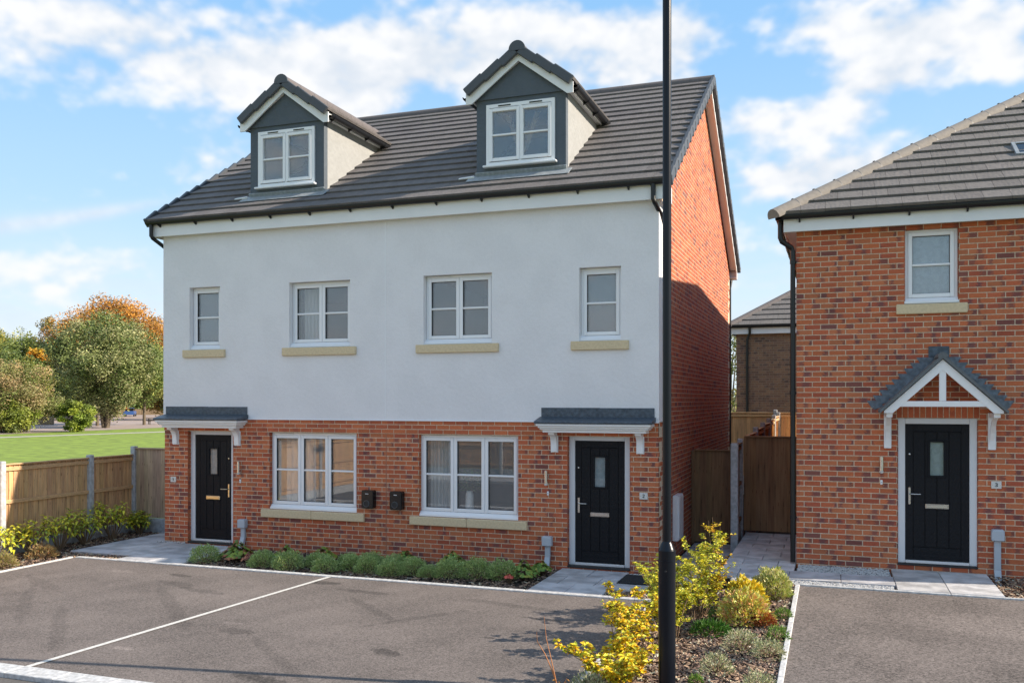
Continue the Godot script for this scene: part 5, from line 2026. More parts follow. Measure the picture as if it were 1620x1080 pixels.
	slabs("front_path", paving_grid(-1.5, 0.02, -0.44, 1.725, 0.014, 0.53, 0.57) + [[-0.44, 0.9, 0.2, 1.27, 0.014]] + [[-0.43, 0.27, 0.25, 0.9, 0.006]])
	var side := [[0.98, 0.4, 1.25, 1.0, 0.262]] + paving_grid(1.25, 0.4, 3.23, 1.0, 0.262, 0.68, 0.6) + paving_grid(3.23, -0.19, 4.43, 1.28, 0.268, 0.6, 1.45) + paving_grid(0.98, -3.2, 1.96, 0.4, 0.25, 0.49, 0.4)
	slabs("side_path", side)
	# ground of the raised right plot, seen between the slabs
	var rp := mb()
	rp.box(Vector3(0.9, -0.1, -15.0), Vector3(9.1, 0.33, 16.28))
	setting("raised_ground", rp, M.joint)
	# passage of house 2
	slabs("gable_path", paving_grid(0.05, -3.3, 0.8, 0.5, 0.0, 0.75, 0.6))
	var df := thing("door_mat", "dark grey door mat on the paving of house 2", "mat", Vector3(-0.1, 0.016, 0.58))
	var q := mb()
	q.cbox(Vector3(-0.43, 0.016, 0.29), Vector3(0.68, 0.02, 0.58), 0.006)
	put("rubber", q, M.mat_rubber, df)
	for i in 22:
		var rb := mb()
		rb.cbox(Vector3(-0.41, 0.035, 0.31 + i * 0.0248), Vector3(0.64, 0.006, 0.012), 0.002)
		put("rib", rb, M.mat_rubber, df)
	beds()


# ---------------------------------------------------------------- bark, pebbles
func chips(called: String, n: int, where: Callable, sd: int, low := 0.012, high := 0.045) -> void:
	org = Vector3.ZERO
	var r := RandomNumberGenerator.new()
	r.seed = sd
	var m := mb()
	m.tinted = true
	for i in n:
		var p: Vector3 = where.call(r)
		if p.y < -50.0:
			continue
		var a := r.randf() * TAU
		var l := r.randf_range(low, high)
		var w := l * r.randf_range(0.25, 0.55)
		var t := r.randf()
		var c := Color(0.09, 0.06, 0.048) if t < 0.45 else (Color(0.2, 0.135, 0.09) if t < 0.8 else (Color(0.36, 0.27, 0.19) if t < 0.95 else Color(0.03, 0.02, 0.016)))
		m.col = c * r.randf_range(2.2, 4.6)
		m.xf = Transform3D(Basis.from_euler(Vector3(r.randf_range(-0.5, 0.5), a, r.randf_range(-0.5, 0.5))), p)
		var h := w * 0.35
		m.quad(Vector3(-l, h, w * 0.5), Vector3(l, h * 0.6, w * 0.6), Vector3(l * 0.9, h, -w * 0.5), Vector3(-l * 0.9, h * 0.7, -w * 0.6))
		m.quad(Vector3(-l, -h, w * 0.6), Vector3(l, -h, w * 0.6), Vector3(l, h * 0.6, w * 0.6), Vector3(-l, h, w * 0.5))
		m.quad(Vector3(l, -h, w * 0.6), Vector3(l * 0.9, -h, -w * 0.5), Vector3(l * 0.9, h, -w * 0.5), Vector3(l, h * 0.6, w * 0.6))
		m.quad(Vector3(-l * 0.9, -h, -w * 0.6), Vector3(-l, -h, w * 0.6), Vector3(-l, h, w * 0.5), Vector3(-l * 0.9, h * 0.7, -w * 0.6))
	var o := put(called, m, M.bark, self)
	stuff(o)
	tag(o, {"bark_mulch": "brown bark mulch covering the planted beds", "fallen_bark": "bark mulch on the strip between the two drives"}.get(called, "bark mulch"), "mulch")


func pebbles(n: int, where: Callable, sd: int, called: String, label: String) -> void:
	org = Vector3.ZERO
	var r := RandomNumberGenerator.new()
	r.seed = sd
	var m := mb()
	m.tinted = true
	for i in n:
		var p: Vector3 = where.call(r)
		var s := r.randf_range(0.008, 0.016)
		m.col = Color.WHITE * (r.randf_range(0.25, 1.5) if r.randf() < 0.6 else r.randf_range(0.9, 1.6))
		m.xf = Transform3D(Basis.from_euler(Vector3(r.randf() * TAU, r.randf() * TAU, r.randf() * TAU)).scaled(Vector3(s * 1.3, s, s)), p)
		for k in 4:
			var a := TAU * k / 4.0
			var b := TAU * (k + 1) / 4.0
			m.tri(Vector3(cos(a), 0, -sin(a)), Vector3(cos(b), 0, -sin(b)), Vector3.UP)
			m.tri(Vector3(cos(b), 0, -sin(b)), Vector3(cos(a), 0, -sin(a)), Vector3.DOWN)
	var o := put(called, m, M.pebble, self)
	stuff(o)
	tag(o, label, "gravel")


func beds() -> void:
	org = Vector3.ZERO
	var m := mb()
	sheet(m, 0.29, 2.03, 1.3, 6.76, func(x, z): return strip_y(x, z) - 0.03, 6, 10)
	setting("strip_soil", m, M.soil)
	chips("fallen_bark", 15000, func(r): 
		var x: float = r.randf_range(0.31, 2.01)
		var z: float = r.randf_range(1.3, 6.74)
		return Vector3(x, strip_y(x, z) - 0.02 + 0.012 * r.randf(), z), 91)
	chips("bark_mulch", 9000, func(r):
		var t: float = r.randf()
		if t < 0.5:
			return Vector3(r.randf_range(-7.3, -1.52), -0.018 + 0.012 * r.randf(), r.randf_range(0.04, 1.71))
		if t < 0.8:
			return Vector3(r.randf_range(-10.78, -9.52), -0.018 + 0.012 * r.randf(), r.randf_range(1.42, 6.7))
		if t < 0.9:
			return Vector3(r.randf_range(-10.78, -10.03), -0.018 + 0.012 * r.randf(), r.randf_range(-1.0, 1.4))
		if t < 0.96:
			return Vector3(r.randf_range(-10.0, -8.68), -0.018 + 0.012 * r.randf(), r.randf_range(1.39, 1.72))
		return Vector3(r.randf_range(-0.42, 0.25), -0.018 + 0.012 * r.randf(), r.randf_range(1.29, 1.71)), 92)
	chips("side_bark", 1500, func(r): return Vector3(r.randf_range(4.46, 6.2), 0.235 + 0.012 * r.randf(), r.randf_range(-0.18, 1.26)), 93)
	pebbles(2600, func(r): return Vector3(r.randf_range(1.2, 3.2), 0.238 + 0.008 * r.randf(), r.randf_range(1.02, 1.27)), 94, "gravel_strip", "white and grey gravel strip along the side drive edging")
	pebbles(2600, func(r): return Vector3(r.randf_range(2.0, 3.2), 0.236 + 0.012 * r.randf(), r.randf_range(-0.2, 0.38)), 95, "wall_gravel", "grey gravel between the brick house and its paving")
	pebbles(900, func(r): return Vector3(r.randf_range(-0.42, 0.3), -0.015 + 0.012 * r.randf(), r.randf_range(0.03, 0.25)), 96, "corner_gravel", "grey gravel beside the doorstep of house 2")
	pebbles(260, func(r): return Vector3(r.randf_range(-9.25, -8.65), 0.016 + 0.01 * r.randf(), r.randf_range(0.02, 0.09)), 97, "scattered_gravel", "pale stones scattered at the foot of the brick pier")


# ---------------------------------------------------------------- fences
var board_shapes := {}


func board_shape(h: float, k: int, material: Material) -> ArrayMesh:
	var key := "%d_%d_%s" % [int(h * 100), k, material.resource_name]
	if not board_shapes.has(key):
		var r := RandomNumberGenerator.new()
		r.seed = 300 + k
		var m := MB.new()
		m.tinted = true
		var t := r.randf_range(0.72, 1.15)
		m.col = Color(t, t * r.randf_range(0.93, 1.03), t * r.randf_range(0.86, 1.05))
		var u := Rect2(r.randf() * 0.55, r.randf() * 0.4, 0.4, 0.6)
		var w := 0.062
		m.quad(Vector3(-w, 0, 0.018), Vector3(w, 0, 0.008), Vector3(w, h, 0.008), Vector3(-w, h, 0.018), u)
		m.quad(Vector3(w, 0, -0.002), Vector3(-w, 0, -0.002), Vector3(-w, h, -0.002), Vector3(w, h, -0.002), u)
		m.quad(Vector3(-w, 0, -0.002), Vector3(-w, 0, 0.018), Vector3(-w, h, 0.018), Vector3(-w, h, -0.002), Rect2(u.position, Vector2(0.03, 0.6)))
		m.quad(Vector3(w, 0, 0.008), Vector3(w, 0, -0.002), Vector3(w, h, -0.002), Vector3(w, h, 0.008), Rect2(u.position, Vector2(0.03, 0.6)))
		m.quad(Vector3(-w, h, 0.018), Vector3(w, h, 0.008), Vector3(w, h, -0.002), Vector3(-w, h, -0.002), Rect2(u.position, Vector2(0.05, 0.02)))
		var am := m.mesh()
		am.surface_set_material(0, material)
		board_shapes[key] = am
	return board_shapes[key]


func wood_bar(fr: Transform3D, p: Vector3, s: Vector3, t := 1.0) -> MB:
	var m := mb(fr)
	m.tinted = true
	m.col = Color(t, t, t)
	m.cbox(p, s, 0.005)
	return m


# fr: x along the panel, y up, z the side towards the viewer; origin at the panel's lower corner on the ground
func panel(fence: Node, fr: Transform3D, w: float, foot: float, top: float, rails: bool, material: Material) -> void:
	var n := int(round(w / 0.102))
	for i in n:
		var o := put_mesh("board", board_shape(top - foot - 0.025, rng.randi() % 10, material), material, fence)
		o.transform = Transform3D(fr.basis * Basis(Vector3.UP, 0.05), fr * Vector3(w * (i + 0.5) / n, foot + 0.01, -0.02 + rng.randf_range(-0.002, 0.002)) - org)
	put("capping", wood_bar(fr, Vector3(0, top - 0.022, -0.035), Vector3(w, 0.026, 0.075), 0.85), material, fence)
	if rails:
		for y in [foot + 0.12, (foot + top) * 0.5, top - 0.12]:
			put("rail", wood_bar(fr, Vector3(0, y, 0.0), Vector3(w, 0.065, 0.032), 0.9), material, fence)


func post(fence: Node, at: Vector3, h: float, w := 0.1) -> void:
	var m := mb()
	m.cbox(at + Vector3(-w * 0.5, -0.25, -w * 0.5), Vector3(w, h + 0.25, w), 0.012)
	put("post", m, M.concrete, fence)


func gravel_board(fence: Node, fr: Transform3D, w: float, h: float, low := -0.1) -> void:
	var m := mb(fr)
	m.cbox(Vector3(0, low, -0.03), Vector3(w, h - low, 0.05), 0.008)
	put("gravel_board", m, M.concrete, fence)


func fences() -> void:
	var X := -10.85
	var f := thing("timber_fence", "sunlit tan timber fence with concrete posts beside the park lawn", "fence", Vector3(X, 0, 4))
	var z := [11.7, 9.77, 7.83, 5.9, 3.95, 2.0, 0.065, -1.08]
	for i in z.size():
		post(f, Vector3(X, 0, z[i]), 1.58 if i < z.size() - 1 else 1.69, 0.11)
	for i in z.size() - 1:
		var fr := Transform3D(Basis(Vector3(0, 0, -1), Vector3.UP, Vector3(1, 0, 0)), Vector3(X, 0, z[i] - 0.056))
		var w: float = z[i] - z[i + 1] - 0.112
		gravel_board(f, fr, w, 0.17)
		panel(f, fr, w, 0.17, 1.53, true, M.wood)
	var r := thing("return_fence", "grey-brown upright board fence joining the house to the corner post", "fence", Vector3(-10.0, 0, -1.1))
	var fr2 := at_x(-10.79, 0, -1.08)
	gravel_board(r, fr2, 1.63, 0.26)
	panel(r, fr2, 1.63, 0.26, 1.66, false, M.grey_wood)
	var ac := thing("opposite_fence", "long tan timber fence across the street, mirrored in the windows", "fence", Vector3(-12, 0, 15.8))
	for i in 15:
		var x0 := 5.0 - i * 1.93
		post(ac, Vector3(x0, 0.0, 15.8), 1.8, 0.11)
		if i < 14:
			var fo := Transform3D(Basis(Vector3(-1, 0, 0), Vector3.UP, Vector3(0, 0, -1)), Vector3(x0 - 0.056, 0, 15.8))
			gravel_board(ac, fo, 1.818, 0.2, -0.3)
			panel(ac, fo, 1.818, 0.2, 1.8, true, M.wood)
	# passage between the houses
	var g := thing("side_gate", "dark brown board gate against the brick gable", "gate", Vector3(0.4, 0, -3.2))
	var fg := at_x(0.06, 0, -3.2)
	panel(g, fg, 0.66, 0.03, 1.72, false, M.brown_wood)
	put("gate_post", wood_bar(fg, Vector3(-0.055, 0.0, -0.06), Vector3(0.05, 1.7, 0.07), 0.8), M.brown_wood, g)
	var p := thing("passage_fence", "short dark brown fence with pale concrete posts between the two passages", "fence", Vector3(0.9, 0, -2.7))
	post(p, Vector3(0.88, 0.05, -2.25), 1.84, 0.125)
	post(p, Vector3(0.88, 0.05, -3.2), 1.88, 0.1)
	var fp := Transform3D(Basis(Vector3(0, 0, -1), Vector3.UP, Vector3(1, 0, 0)), Vector3(0.88, 0, -2.32))
	gravel_board(p, fp, 0.82, 0.36)
	panel(p, fp, 0.82, 0.36, 1.86, true, M.brown_wood)
	var h := thing("back_gate", "brown board gate at the end of the paved passage", "gate", Vector3(1.45, 0.25, -3.22))
	panel(h, at_x(0.95, 0, -3.22), 0.95, 0.27, 1.975, false, M.brown_wood)
	put("gate_post", wood_bar(at_x(0, 0, -3.22), Vector3(1.9, 0.25, -0.06), Vector3(0.055, 1.7, 0.07), 0.8), M.brown_wood, h)
	# boundary running back behind the gates
	var b := thing("garden_fence", "receding garden fence with sunlit concrete posts behind the gates", "fence", Vector3(0.98, 0.1, -8))
	var zz := -3.4
	for i in 5:
		var top := 1.98 + 0.05 * i
		post(b, Vector3(0.98, 0.0, zz - 1.83), top + 0.1)
		var fb := Transform3D(Basis(Vector3(0, 0, -1), Vector3.UP, Vector3(1, 0, 0)), Vector3(0.98, 0, zz - (0.0 if i == 0 else 0.05)))
		panel(b, fb, 1.72, 0.3, top, true, M.wood)
		gravel_board(b, fb, 1.72, 0.3)
		zz -= 1.83
	var t := thing("rear_fence", "tan timber fence crossing the gap below the brown brick house", "fence", Vector3(0, 0.2, -12.6))
	var x := -3.0
	for i in 3:
		post(t, Vector3(x + 1.95, 0.2, -12.6), 2.15)
		var ft := at_x(x, 0, -12.6)
		gravel_board(t, ft, 1.9, 0.5)
		panel(t, ft, 1.9, 0.5, 2.27, true, M.wood)
		x += 1.95


func lamp_post() -> void:
	var at := Vector3(1.107, 0.0, 5.5)
	var y0 := strip_y(at.x, at.z) - 0.05
	var t := thing("lamp_post", "tall black steel lamp post standing in the planted strip", "lamp post", Vector3(at.x, y0, at.z))
	var b := mb()
	b.lathe([Vector2(0.0755, 0.0), Vector2(0.0755, 1.204 - y0)], Vector3(at.x, y0, at.z), 40)
	b.lathe([Vector2(0.0755, 0.0), Vector2(0.0785, 0.002), Vector2(0.0785, 0.006), Vector2(0.0755, 0.008)], Vector3(at.x, 1.204, at.z), 40)
	b.lathe([Vector2(0.0755, 0.0), Vector2(0.0755, 0.085), Vector2(0.071, 0.098), Vector2(0.057, 0.13), Vector2(0.043, 0.158), Vector2(0.0385, 0.163)], Vector3(at.x, 1.212, at.z), 40)
	put("base", b, M.post_paint, t)
	var d := mb()
	for i in 9:
		var a0 := -0.2 + PI * 0.75 + 0.11 * i
		var a1 := a0 + 0.11
		var r := 0.077
		var p := at + Vector3(cos(a0) * r, 0.45, sin(a0) * r)
		var q := at + Vector3(cos(a1) * r, 0.45, sin(a1) * r)
		d.quad(q, p, p + Vector3(0, 0.55, 0), q + Vector3(0, 0.55, 0))
	put("access_door", d, M.post_paint, t)
	var k := mb(Transform3D(Basis(Vector3.RIGHT, PI / 2), Vector3(at.x, 1.12, at.z + 0.0745)))
	k.lathe([Vector2(0, 0.005), Vector2(0.009, 0.004), Vector2(0.01, 0)], Vector3.ZERO, 12)
	put("door_lock", k, M.gasket, t)
	var s := mb()
	s.lathe([Vector2(0.0385, 0.0), Vector2(0.0385, 6.6), Vector2(0.034, 6.66), Vector2(0.0, 6.66)], Vector3(at.x, 1.372, at.z), 32)
	put("shaft", s, M.post_paint, t)
	var l := mb()
	l.cbox(Vector3(at.x - 0.11, 7.95, at.z - 0.1), Vector3(0.22, 0.09, 0.6), 0.03)
	put("lantern", l, M.post_paint, t)
	var g := mb()
	g.box(Vector3(at.x - 0.08, 7.938, at.z + 0.1), Vector3(0.16, 0.014, 0.34))
	put("lens", g, M.lamp_glass, t)


# ---------------------------------------------------------------- plants
# rounded evergreen mound: many small leaves over a dome
func mound(label: String, at: Vector3, rx: float, ry: float, n: int, leaf_len: float, leaf_w: float, colors: Array, group: String, called := "evergreen_mound", category := "shrub") -> Node3D:
	var t := thing(called, label, category, at, group)
	var r := RandomNumberGenerator.new()
	r.seed = hash(called) + int(rx * 1000) + n
	var m := MB.new()
	m.tinted = true
	var lump := FastNoiseLite.new()
	lump.seed = n
	lump.frequency = 2.2
	for i in n:
		var a := r.randf() * TAU
		var h := r.randf()
		var e := asin(h * 0.98)
		var dir := Vector3(cos(a) * cos(e), sin(e), sin(a) * cos(e))
		var b := 0.86 + 0.3 * lump.get_noise_3d(dir.x, dir.y, dir.z)
		var s := b * (1.08 - 0.45 * r.randf() * r.randf())
		var p := Vector3(dir.x * rx, dir.y * ry + 0.02, dir.z * rx) * s
		var c: Color = colors[r.randi() % colors.size()]
		m.col = c * r.randf_range(0.7, 1.3)
		var along := (dir + Vector3(r.randf_range(-0.7, 0.7), r.randf_range(-0.2, 0.8), r.randf_range(-0.7, 0.7))).normalized()
		var up := along.cross(Vector3(r.randf_range(-1, 1), r.randf_range(-1, 1), r.randf_range(-1, 1))).normalized()
		m.leaf(p, along, up, leaf_len * r.randf_range(0.7, 1.3), leaf_w * r.randf_range(0.8, 1.2))
	put("foliage", m, M.leaf, t)
	var st := MB.new()
	for i in 9:
		var a := TAU * i / 9.0
		st.tube([Vector3(0, -0.03, 0), Vector3(cos(a) * rx * 0.3, ry * 0.35, sin(a) * rx * 0.3), Vector3(cos(a) * rx * 0.6, ry * 0.62, sin(a) * rx * 0.6)], [0.007, 0.006, 0.003], 5)
	put("stems", st, M.stem, t)
	return t


# loose shrub of upright stems with leaves along the twigs
func loose_shrub(label: String, at: Vector3, h: float, spread: float, stems: int, per: int, leaf_len: float, colors: Array, sd: int, group: String, called := "yellow_shrub") -> void:
	var t := thing(called, label, "shrub", at, group)
	var r := RandomNumberGenerator.new()
	r.seed = sd
	var m := MB.new()
	m.tinted = true
	var st := MB.new()
	for i in stems:
		var a := r.randf() * TAU
		var lean := spread * sqrt(r.randf())
		var hh := h * r.randf_range(0.55, 1.0)
		var pts := []
		var rad := []
		var foot := Vector3(cos(a), 0, sin(a)) * spread * 0.16
		var bend := Vector3(r.randf_range(-0.08, 0.08), 0, r.randf_range(-0.08, 0.08))
		for k in 7:
			var u := k / 6.0
			pts.append(foot + Vector3(cos(a) * lean * u, hh * u - 0.03, sin(a) * lean * u) + bend * sin(u * 5.0))
			rad.append(lerpf(0.0065, 0.0018, u))
		st.tube(pts, rad, 5)
		for b in 9:
			var u := r.randf_range(0.25, 1.0)
			var k := int(u * 5.99)
			var p: Vector3 = pts[k].lerp(pts[k + 1], u * 6.0 - k)
			var ba := r.randf() * TAU
			var bl := r.randf_range(0.06, 0.2) * (1.25 - u * 0.6) * h
			var q := p + Vector3(cos(ba) * bl, bl * r.randf_range(0.2, 0.9), sin(ba) * bl)
			st.tube([p, q], [0.0025, 0.0012], 4, false)
			for l in per:
				var v := r.randf()
				var c: Color = colors[r.randi() % colors.size()]
				m.col = c * r.randf_range(0.75, 1.25)
				var la := r.randf() * TAU
				var along := Vector3(cos(la), r.randf_range(-0.35, 0.5), sin(la)).normalized()
				var up := (Vector3.UP + Vector3(r.randf_range(-0.8, 0.8), 0, r.randf_range(-0.8, 0.8))).normalized()
				m.leaf(p.lerp(q, v) + along * 0.004, along, up, leaf_len * r.randf_range(0.6, 1.25), leaf_len * r.randf_range(0.5, 0.72), 0.15)
	put("foliage", m, M.leaf, t)
	put("stems", st, M.stem, t)


# shrub of whorls of long leaves at the ends of short stems
func whorl_shrub(label: String, at: Vector3, h: float, spread: float, heads: int, colors: Array, sd: int, group: String) -> void:
	var t := thing("spotted_laurel", label, "shrub", at, group)
	var r := RandomNumberGenerator.new()
	r.seed = sd
	var m := MB.new()
	m.tinted = true
	var st := MB.new()
	for i in heads:
		var a := r.randf() * TAU
		var d := spread * sqrt(r.randf())
		var top := Vector3(cos(a) * d, h * r.randf_range(0.45, 0.9), sin(a) * d)
		st.tube([Vector3(cos(a), 0, sin(a)) * 0.03 + Vector3(0, -0.03, 0), top * Vector3(0.7, 0.5, 0.7), top], [0.009, 0.008, 0.005], 6)
		for k in 11:
			var la := TAU * k / 11.0 * 2.4 + r.randf()
			var rise := lerpf(-0.25, 0.75, k / 10.0)
			var along := Vector3(cos(la), rise, sin(la)).normalized()
			var c: Color = colors[r.randi() % colors.size()]
			m.col = c * r.randf_range(0.8, 1.2)
			var p := top + Vector3(0, -0.1 + 0.012 * k, 0)
			var length := r.randf_range(0.1, 0.16)
			var side := along.cross(Vector3.UP).normalized()
			var up := side.cross(along).normalized()
			# each leaf in two folds, so that it arches
			var mid := p + along * length * 0.5 + up * 0.012
			var tip := p + along * length - Vector3.UP * length * 0.3
			var w := side * length * 0.17
			m.tri(p, mid + w, mid - w)
			m.tri(mid - w, mid + w, tip)
	put("foliage", m, M.leaf, t)
	put("stems", st, M.stem, t)


func low_leafy(label: String, at: Vector3, rad: float, n: int, size: float, colors: Array, sd: int, group: String, called: String) -> void:
	var t := thing(called, label, "plant", at, group)
	var r := RandomNumberGenerator.new()
	r.seed = sd
	var m := MB.new()
	m.tinted = true
	var st := MB.new()
	for i in n:
		var a := r.randf() * TAU
		var d := rad * sqrt(r.randf())
		var c: Color = colors[r.randi() % colors.size()]
		m.col = c * r.randf_range(0.75, 1.25)
		var p := Vector3(cos(a) * d, 0.05 + rad * 0.9 * (1.0 - d / rad) * r.randf_range(0.5, 1.0) + 0.03, sin(a) * d)
		var up := Vector3(cos(a) * 0.6 + r.randf_range(-0.3, 0.3), 0.9, sin(a) * 0.6 + r.randf_range(-0.3, 0.3)).normalized()
		var s := size * r.randf_range(0.7, 1.2)
		var e1 := up.cross(Vector3(cos(a), 0.1, sin(a))).normalized()
		var e2 := up.cross(e1)
		st.tube([Vector3(0, -0.02, 0), p], [0.003, 0.002], 4, false)
		# lobed round leaf
		for k in 7:
			var x := TAU * k / 7.0
			var y := TAU * (k + 1) / 7.0
			var ra := s * (1.0 if k % 2 == 0 else 0.8)
			var rb := s * (1.0 if (k + 1) % 2 == 0 else 0.8)
			m.tri(p, p + (e1 * cos(y) + e2 * sin(y)) * rb - up * s * 0.25, p + (e1 * cos(x) + e2 * sin(x)) * ra - up * s * 0.25)
	put("foliage", m, M.leaf, t)
	put("stems", st, M.stem, t)


func planting() -> void:
	var pale := [Color(0.3, 0.42, 0.13), Color(0.42, 0.54, 0.19), Color(0.2, 0.3, 0.1), Color(0.54, 0.62, 0.28)]
	var g1 := "low evergreen mounds along the bed under the front windows"
	var say := "round pale green evergreen mound in the bed under the front windows"
	var a := mound(say, Vector3(-7.13, 0, 1.4), 0.25, 0.27, 3000, 0.026, 0.011, pale, g1)
	var b := mound(say, Vector3(-6.02, 0, 1.42), 0.23, 0.24, 2800, 0.026, 0.011, pale, g1)
	var c := mound(say, Vector3(-5.52, 0, 1.45), 0.26, 0.27, 3200, 0.026, 0.011, pale, g1)
	var kinds := [a, b, c]
	var spots := [[-5.2, 1.15, 0.8], [-4.86, 1.45, 0.95], [-4.52, 1.2, 0.86], [-4.2, 1.3, 0.9], [-3.92, 0.98, 0.95], [-3.78, 1.36, 0.86], [-3.48, 1.2, 0.92], [-3.2, 1.3, 0.72], [-2.9, 1.2, 0.98], [-2.5, 1.12, 1.04], [-2.1, 1.08, 1.12], [-4.35, 0.95, 0.9], [-4.7, 1.02, 0.8]]
	for i in spots.size():
		kinds.append(copy_of(kinds[i % 3], Vector3(spots[i][0], 0, spots[i][1]), 1.7 * i, spots[i][2], say))
	kinds.sort_custom(func(p, q): return p.position.x > q.position.x)
	var count := ["first", "second", "third", "fourth", "fifth", "sixth", "seventh", "eighth", "ninth", "tenth", "eleventh", "twelfth", "thirteenth", "fourteenth", "fifteenth", "sixteenth"]
	for i in kinds.size():
		kinds[i].set_meta("label", "pale green evergreen mound, %s along the bed from the door mat side" % count[i])
	var g2 := "lobed leafy plants between the evergreen mounds"
	var mix := [Color(0.22, 0.3, 0.03), Color(0.12, 0.2, 0.03), Color(0.3, 0.12, 0.05), Color(0.2, 0.26, 0.03)]
	var red := [Color(0.3, 0.09, 0.06), Color(0.4, 0.16, 0.08), Color(0.16, 0.04, 0.04)]
	var green := [Color(0.1, 0.2, 0.03), Color(0.16, 0.26, 0.04), Color(0.28, 0.3, 0.05)]
	low_leafy("orange-red lobed plant between the pale mound and the doorstep", Vector3(-7.0, 0, 0.85), 0.17, 64, 0.037, red, 1, g2, "lobed_plant")
	low_leafy("large green and yellow lobed plant in front of the grey duct", Vector3(-6.72, 0, 1.1), 0.32, 176, 0.044, mix, 2, g2, "lobed_plant")
	low_leafy("dark red lobed plant tucked behind the second evergreen mound", Vector3(-6.35, 0, 1.25), 0.17, 80, 0.031, red, 3, g2, "lobed_plant")
	low_leafy("mixed lobed plant behind the mounds under the curtained window", Vector3(-6.0, 0, 0.8), 0.22, 112, 0.034, mix, 4, g2, "lobed_plant")
	low_leafy("mixed lobed plant below the middle of the curtained window", Vector3(-5.35, 0, 0.72), 0.24, 128, 0.034, mix, 5, g2, "lobed_plant")
	low_leafy("green lobed plant below the two chargers", Vector3(-3.95, 0, 0.55), 0.22, 112, 0.031, green, 6, g2, "lobed_plant")
	low_leafy("yellow-green lobed plant against the brick below the vase window", Vector3(-3.15, 0, 0.5), 0.24, 128, 0.034, green, 7, g2, "lobed_plant")
	low_leafy("fresh green lobed plant beside the paving of house 2", Vector3(-1.82, 0, 0.95), 0.25, 144, 0.034, green, 8, g2, "lobed_plant")
	low_leafy("yellowing lobed plant at the foot of the duct of house 2", Vector3(-1.68, 0, 0.55), 0.18, 96, 0.034, green, 9, g2, "lobed_plant")
	low_leafy("small coral red plant beside the last evergreen mound", Vector3(-1.92, 0, 1.3), 0.075, 25, 0.027, [Color(0.55, 0.1, 0.07)], 10, g2, "lobed_plant")
	# spotted laurels along the fence
	var g3 := "yellow-green laurels along the timber fence"
	var lemon := [Color(0.6, 0.58, 0.03), Color(0.72, 0.66, 0.05), Color(0.46, 0.5, 0.05), Color(0.24, 0.32, 0.04)]
	var ls := [[-10.45, 1.75, 0.6, 0.3, "yellow laurel by the fence post, next to dry brown plants"], [-10.35, 1.25, 0.62, 0.3, "bushy yellow laurel beside the middle of a fence panel"], [-10.5, 0.55, 0.66, 0.28, "yellow laurel close to the second fence post"], [-10.42, -0.05, 0.74, 0.26, "tallest yellow laurel hiding the foot of a fence post"], [-10.5, -0.85, 0.42, 0.2, "small yellow laurel in the corner by the pale gravel board"], [-10.3, 2.6, 0.6, 0.32, "yellow laurel beside the fence panel towards the street"], [-10.3, 3.6, 0.6, 0.32, "yellow laurel in the fence bed near the street"], [-10.3, 4.7, 0.6, 0.32, "last yellow laurel of the fence bed before the street"]]
	for i in ls.size():
		whorl_shrub(ls[i][4], Vector3(ls[i][0], 0, ls[i][1]), ls[i][2], ls[i][3], 20 if i < 6 else 12, lemon, 40 + i, g3)
	var dry := [Color(0.32, 0.16, 0.06), Color(0.25, 0.2, 0.07), Color(0.4, 0.3, 0.14)]
	mound("dry brown low plant by the drive edging near the fence", Vector3(-9.95, 0, 2.0), 0.24, 0.2, 900, 0.05, 0.012, dry, "dry low plants", "dry_plant", "plant")
	mound("second dry low plant of the fence bed, greener and towards the street", Vector3(-9.8, 0, 2.9), 0.22, 0.2, 900, 0.05, 0.012, [Color(0.25, 0.25, 0.07), Color(0.35, 0.26, 0.1)], "dry low plants", "dry_plant", "plant")
	# strip between the drives
	var g4 := "loose yellow-leaved shrubs in the strip between the drives"
	var gold := [Color(0.8, 0.6, 0.02), Color(0.7, 0.62, 0.04), Color(0.5, 0.52, 0.04), Color(0.8, 0.46, 0.015)]
	var limey := [Color(0.52, 0.55, 0.05), Color(0.66, 0.6, 0.05), Color(0.36, 0.42, 0.05), Color(0.72, 0.58, 0.03)]
	loose_shrub("tallest yellow-green shrub, with an orange tip, behind the lamp post", Vector3(0.98, strip_y(0.98, 2.75), 2.75), 1.1, 0.36, 20, 30, 0.04, limey, 51, g4)
	loose_shrub("yellow-green shrub beside the door mat of house 2", Vector3(0.6, strip_y(0.6, 2.6), 2.6), 0.78, 0.34, 14, 20, 0.036, limey, 52, g4)
	loose_shrub("yellow-green shrub right behind the black lamp post", Vector3(0.85, strip_y(0.85, 3.7), 3.7), 0.9, 0.34, 19, 28, 0.04, limey, 53, g4)
	loose_shrub("golden shrub leaning over the drive edging, with a long bare shoot", Vector3(0.5, strip_y(0.5, 4.2), 4.2), 0.72, 0.42, 18, 16, 0.052, gold, 54, g4)
	loose_shrub("low golden shrub in front of the lamp post", Vector3(0.62, strip_y(0.62, 5.35), 5.35), 0.5, 0.42, 18, 17, 0.055, gold, 55, g4)
	var amber := [Color(0.55, 0.3, 0.01), Color(0.55, 0.42, 0.02)]
	loose_shrub("thin orange-leaved shoot standing out of the tall shrub", Vector3(1.16, strip_y(1.16, 2.6), 2.6), 1.2, 0.06, 3, 13, 0.045, amber, 56, g4)
	var sun := [Color(0.75, 0.6, 0.04), Color(0.58, 0.56, 0.1), Color(0.8, 0.56, 0.04)]
	var varieg := [Color(0.55, 0.54, 0.22), Color(0.38, 0.44, 0.11), Color(0.68, 0.62, 0.32)]
	mound("golden yellow mound beside the pale variegated one", Vector3(1.5, strip_y(1.5, 2.35) - 0.02, 2.35), 0.24, 0.34, 1500, 0.055, 0.03, sun, "rounded mounds in the strip between the drives", "garden_mound")
